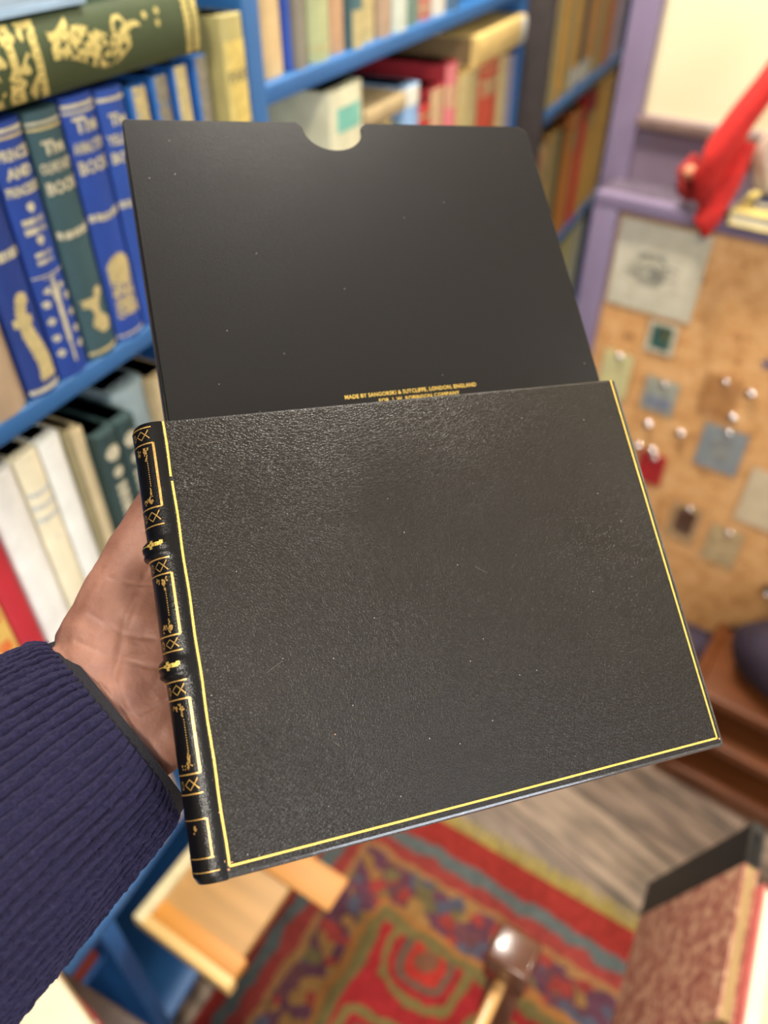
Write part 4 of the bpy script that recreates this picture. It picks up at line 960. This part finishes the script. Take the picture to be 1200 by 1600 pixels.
# thumb
TH0, TH1, TH2, TH3 = P3(-0.034, -0.076, 0.043), P3(-0.0160, -0.040, 0.050), P3(0.0005, -0.010, 0.0575), P3(0.016, 0.016, 0.0560)
cap(bm, TH0, 0.0185, TH1, 0.0140, 14); cap(bm, TH1, 0.0140, TH2, 0.0108, 12); cap(bm, TH2, 0.0108, TH3, 0.0085, 10)
cap(bm, P3(-0.020, -0.070, 0.043), 0.0165, P3(0.006, -0.036, 0.054), 0.0105, 10)
# fingers
for M0, dirs, L3, r in ((mcp[0], (0.60, 0.80), (0.040, 0.024, 0.020), 0.0094), (mcp[1], (0.80, 0.60), (0.044, 0.028, 0.021), 0.0097),
                        (mcp[2], (0.93, 0.36), (0.041, 0.026, 0.021), 0.0091), (mcp[3], (0.99, 0.10), (0.032, 0.019, 0.018), 0.0080)):
    p = M0.copy(); dz = [-0.03, 0.03, 0.10]; rr = [r*1.08, r, r*0.92, r*0.80]
    for k in range(3):
        q = p+Vector((dirs[0]*L3[k], dirs[1]*L3[k], dz[k]*L3[k]))
        lim = -(0.0452+rr[k+1]) if q.y > -0.018 else -(0.0188+rr[k+1])
        if k == 2 or True: q.z = min(q.z, lim-0.0003)
        cap(bm, p, rr[k]*1.06, q, rr[k+1], 12); p = q
me = bpy.data.meshes.new('hand_raw'); me.from_pydata(HV, [], HF)
tmp = bpy.data.objects.new('tmp', me); COL.objects.link(tmp)
md = tmp.modifiers.new('r', 'REMESH'); md.mode = 'VOXEL'; md.voxel_size = 0.0008
sm = tmp.modifiers.new('s', 'SMOOTH'); sm.factor = 0.6; sm.iterations = 20
bpy.context.view_layer.update()
hm = bpy.data.meshes.new_from_object(tmp.evaluated_get(bpy.context.evaluated_depsgraph_get())); bpy.data.objects.remove(tmp)
# palm creases: shallow grooves following the thenar, wrist and side folds
cre = [([(-0.052, -0.088), (-0.040, -0.100), (-0.030, -0.116), (-0.026, -0.134)], 0.0011, 0.0016),
       ([(-0.012, -0.050), (-0.024, -0.072), (-0.030, -0.094), (-0.026, -0.118)], 0.0010, 0.0022),
       ([(-0.036, -0.066), (-0.026, -0.076), (-0.014, -0.080)], 0.0006, 0.0012), ([(-0.042, -0.076), (-0.028, -0.086), (-0.014, -0.092)], 0.0006, 0.0013),
       ([(-0.028, -0.052), (-0.020, -0.056), (-0.012, -0.058)], 0.0004, 0.0010), ([(-0.022, -0.108), (-0.012, -0.104)], 0.0006, 0.0012),
       ([(-0.046, -0.083), (-0.034, -0.096), (-0.024, -0.110)], 0.0005, 0.0012)]
def segd(p, a, b_):
    ab = b_-a; t = max(0, min(1, (p-a).dot(ab)/ab.length_squared)); return (p-(a+ab*t)).length
HN = [v_.normal.copy() for v_ in hm.vertices]
for v_, vn in zip(hm.vertices, HN):
    p = Vector((v_.co.x-off.x, v_.co.y-off.y)); z = v_.co.z-off.z
    if z > -0.045:
        for pl, dp, wd in cre:
            d_ = min(segd(p, Vector(pl[i]), Vector(pl[i+1])) for i in range(len(pl)-1))
            if d_ < wd*3: v_.co.z -= 1.1*dp*exp(-(d_/wd/0.7)**2)
    v_.co += vn*(noise.noise(v_.co*90)*0.0006+noise.noise(v_.co*320)*0.00015)
def skin_mat():
    m = bpy.data.materials.new('skin'); m.use_nodes = True; nt = m.node_tree; N = nt.nodes; L = nt.links
    b = N['Principled BSDF']; tc = N.new('ShaderNodeTexCoord'); n = N.new('ShaderNodeTexNoise'); n.inputs['Scale'].default_value = 45; n.inputs['Detail'].default_value = 5
    L.new(tc.outputs['Object'], n.inputs['Vector']); r = N.new('ShaderNodeValToRGB'); e = r.color_ramp.elements
    e[0].position = 0.36; e[0].color = (*lin((122, 80, 64)), 1); e[1].position = 0.62; e[1].color = (*lin((146, 102, 84)), 1)
    L.new(n.outputs['Fac'], r.inputs[0]); L.new(r.outputs[0], b.inputs['Base Color']); b.inputs['Roughness'].default_value = 0.62
    b.inputs['Subsurface Weight'].default_value = 0.25; b.inputs['Subsurface Radius'].default_value = (0.008, 0.003, 0.0015); b.inputs['Subsurface Scale'].default_value = 0.6
    n2 = N.new('ShaderNodeTexVoronoi'); n2.inputs['Scale'].default_value = 700; L.new(tc.outputs['Object'], n2.inputs['Vector'])
    bp = N.new('ShaderNodeBump'); bp.inputs['Strength'].default_value = 0.18; bp.inputs['Distance'].default_value = 0.0005
    L.new(n2.outputs['Distance'], bp.inputs['Height']); L.new(bp.outputs[0], b.inputs['Normal']); return m
hand = link('hand', hm, skin_mat(), person, 180)
# sleeve: ribbed knit tube
ax0 = Vector((-0.0335, -0.1100, -0.046)); ax1 = Vector((-0.235, -0.225, -0.030))
axd = (ax1-ax0).normalized(); side = Vector((0.50, -0.866, 0)); side = (side-axd*side.dot(axd)).normalized(); upv = side.cross(axd).normalized()
if upv.z < 0: upv = -upv
def sleeve_mesh(r_in, inner, length, nu, nv, ribs):
    bm = bmesh.new(); rings = []
    for j in range(nv+1):
        s = j/nv; p = ax0.lerp(ax1, s*length); row = []
        hw = 0.0445+0.030*min(1, s*length*1.1)**0.75; hh_ = 0.030+0.022*min(1, s*length*1.2)**0.8
        hw -= r_in; hh_ -= r_in
        if not inner: e_ = min(1, s*length*ax_len/0.004); hw -= 0.002*(1-e_); hh_ -= 0.002*(1-e_)
        for i in range(nu):
            a = 2*pi*i/nu; rr = 1
            q = side*(cos(a)*hw)+upv*(sin(a)*hh_)
            nrm = (side*(cos(a)/hw)+upv*(sin(a)/hh_)).normalized()
            ph = a*ribs+1.6*noise.noise(Vector((cos(a)*3, sin(a)*3, s*6)))+0.5*noise.noise(Vector((cos(a)*9, sin(a)*9, s*26)))
            amp = 0 if inner else 0.0012*(0.6+0.4*noise.noise(Vector((cos(a)*4, sin(a)*4, s*7))))
            w_ = (noise.noise(Vector((cos(a)*1.3, sin(a)*1.3, s*3)))*0.002+noise.noise(p*260+q*420)*0.0008+noise.noise(p*600+q*800)*0.0006) if not inner else 0
            row.append(bm.verts.new(p+q+nrm*(amp*((1-abs(cos(ph/2))**7)*2-1.4)*(1+0.5*noise.noise(Vector((round(ph/6.283)*3.1, s*5, 1))))+w_)+off))
        rings.append(row)
    for j in range(nv):
        for i in range(nu): bm.faces.new((rings[j][i], rings[j][(i+1) % nu], rings[j+1][(i+1) % nu], rings[j+1][i]))
    return bm, rings
ax_len = (ax1-ax0).length
def knit_mat():
    m = bpy.data.materials.new('navy_knit'); m.use_nodes = True; nt = m.node_tree; N = nt.nodes; L = nt.links
    b = N['Principled BSDF']; tc = N.new('ShaderNodeTexCoord'); n = N.new('ShaderNodeTexNoise'); n.inputs['Scale'].default_value = 900; n.inputs['Detail'].default_value = 6; n.inputs['Roughness'].default_value = 0.7
    L.new(tc.outputs['Object'], n.inputs['Vector']); r = N.new('ShaderNodeValToRGB'); e = r.color_ramp.elements
    e[0].position = 0.3; e[0].color = (*lin((14, 12, 32)), 1); e[1].position = 0.7; e[1].color = (*lin((42, 38, 72)), 1)
    L.new(n.outputs['Fac'], r.inputs[0]); L.new(r.outputs[0], b.inputs['Base Color']); b.inputs['Roughness'].default_value = 0.9
    b.inputs['Sheen Weight'].default_value = 0.12; b.inputs['Sheen Tint'].default_value = (0.55, 0.5, 0.9, 1); b.inputs['Specular IOR Level'].default_value = 0.15
    bp = N.new('ShaderNodeBump'); bp.inputs['Strength'].default_value = 1.0; bp.inputs['Distance'].default_value = 0.0016
    L.new(n.outputs['Fac'], bp.inputs['Height']); L.new(bp.outputs[0], b.inputs['Normal']); return m
bm, rg = sleeve_mesh(0.0, False, 1.0, 1000, 300, 70)
km = knit_mat(); sl = obj('sweater_sleeve', bm, km, person, 180); sl['label'] = 'navy ribbed knit sleeve'
bm, rg = sleeve_mesh(0.0028, True, 0.35, 96, 12, 0)
sh_ = axd*-0.0035
for v_ in bm.verts: v_.co += sh_
li = obj('cuff_shade', bm, mat('shaded_cuff_knit', (20, 17, 24), 0.9, bump=0.6, bscale=900), sl, 180); li['label'] = 'inner cuff edge coloured dark as shade'  # dark tube whose colour stands for the shadow inside the cuff
# wool fuzz
vs = [v_.co.copy() for v_ in sl.data.vertices]; ns = [v_.normal.copy() for v_ in sl.data.vertices]; FV, FF = [], []
for k in range(16000):
    i = random.randrange(len(vs)); p = vs[i]+ns[i]*-0.0003; d_ = (ns[i]+Vector([random.uniform(-1, 1) for _ in range(3)])*0.9).normalized()*random.uniform(0.0008, 0.0024)
    s_ = d_.cross(Vector((random.random(), random.random(), random.random()))).normalized()*0.000045
    m_ = p+d_*0.6+s_*6; b0 = len(FV)
    FV += [tuple(q) for q in (p-s_, p+s_, m_+s_, m_-s_, p+d_)]; FF += [(b0, b0+1, b0+2, b0+3), (b0+3, b0+2, b0+4)]
fm = bpy.data.meshes.new('wool_fuzz'); fm.from_pydata(FV, [], FF)
fz = link('wool_fuzz', fm, mat('lilac_wool_fibre', (66, 60, 100), 0.9), sl); fz['kind'] = 'stuff'
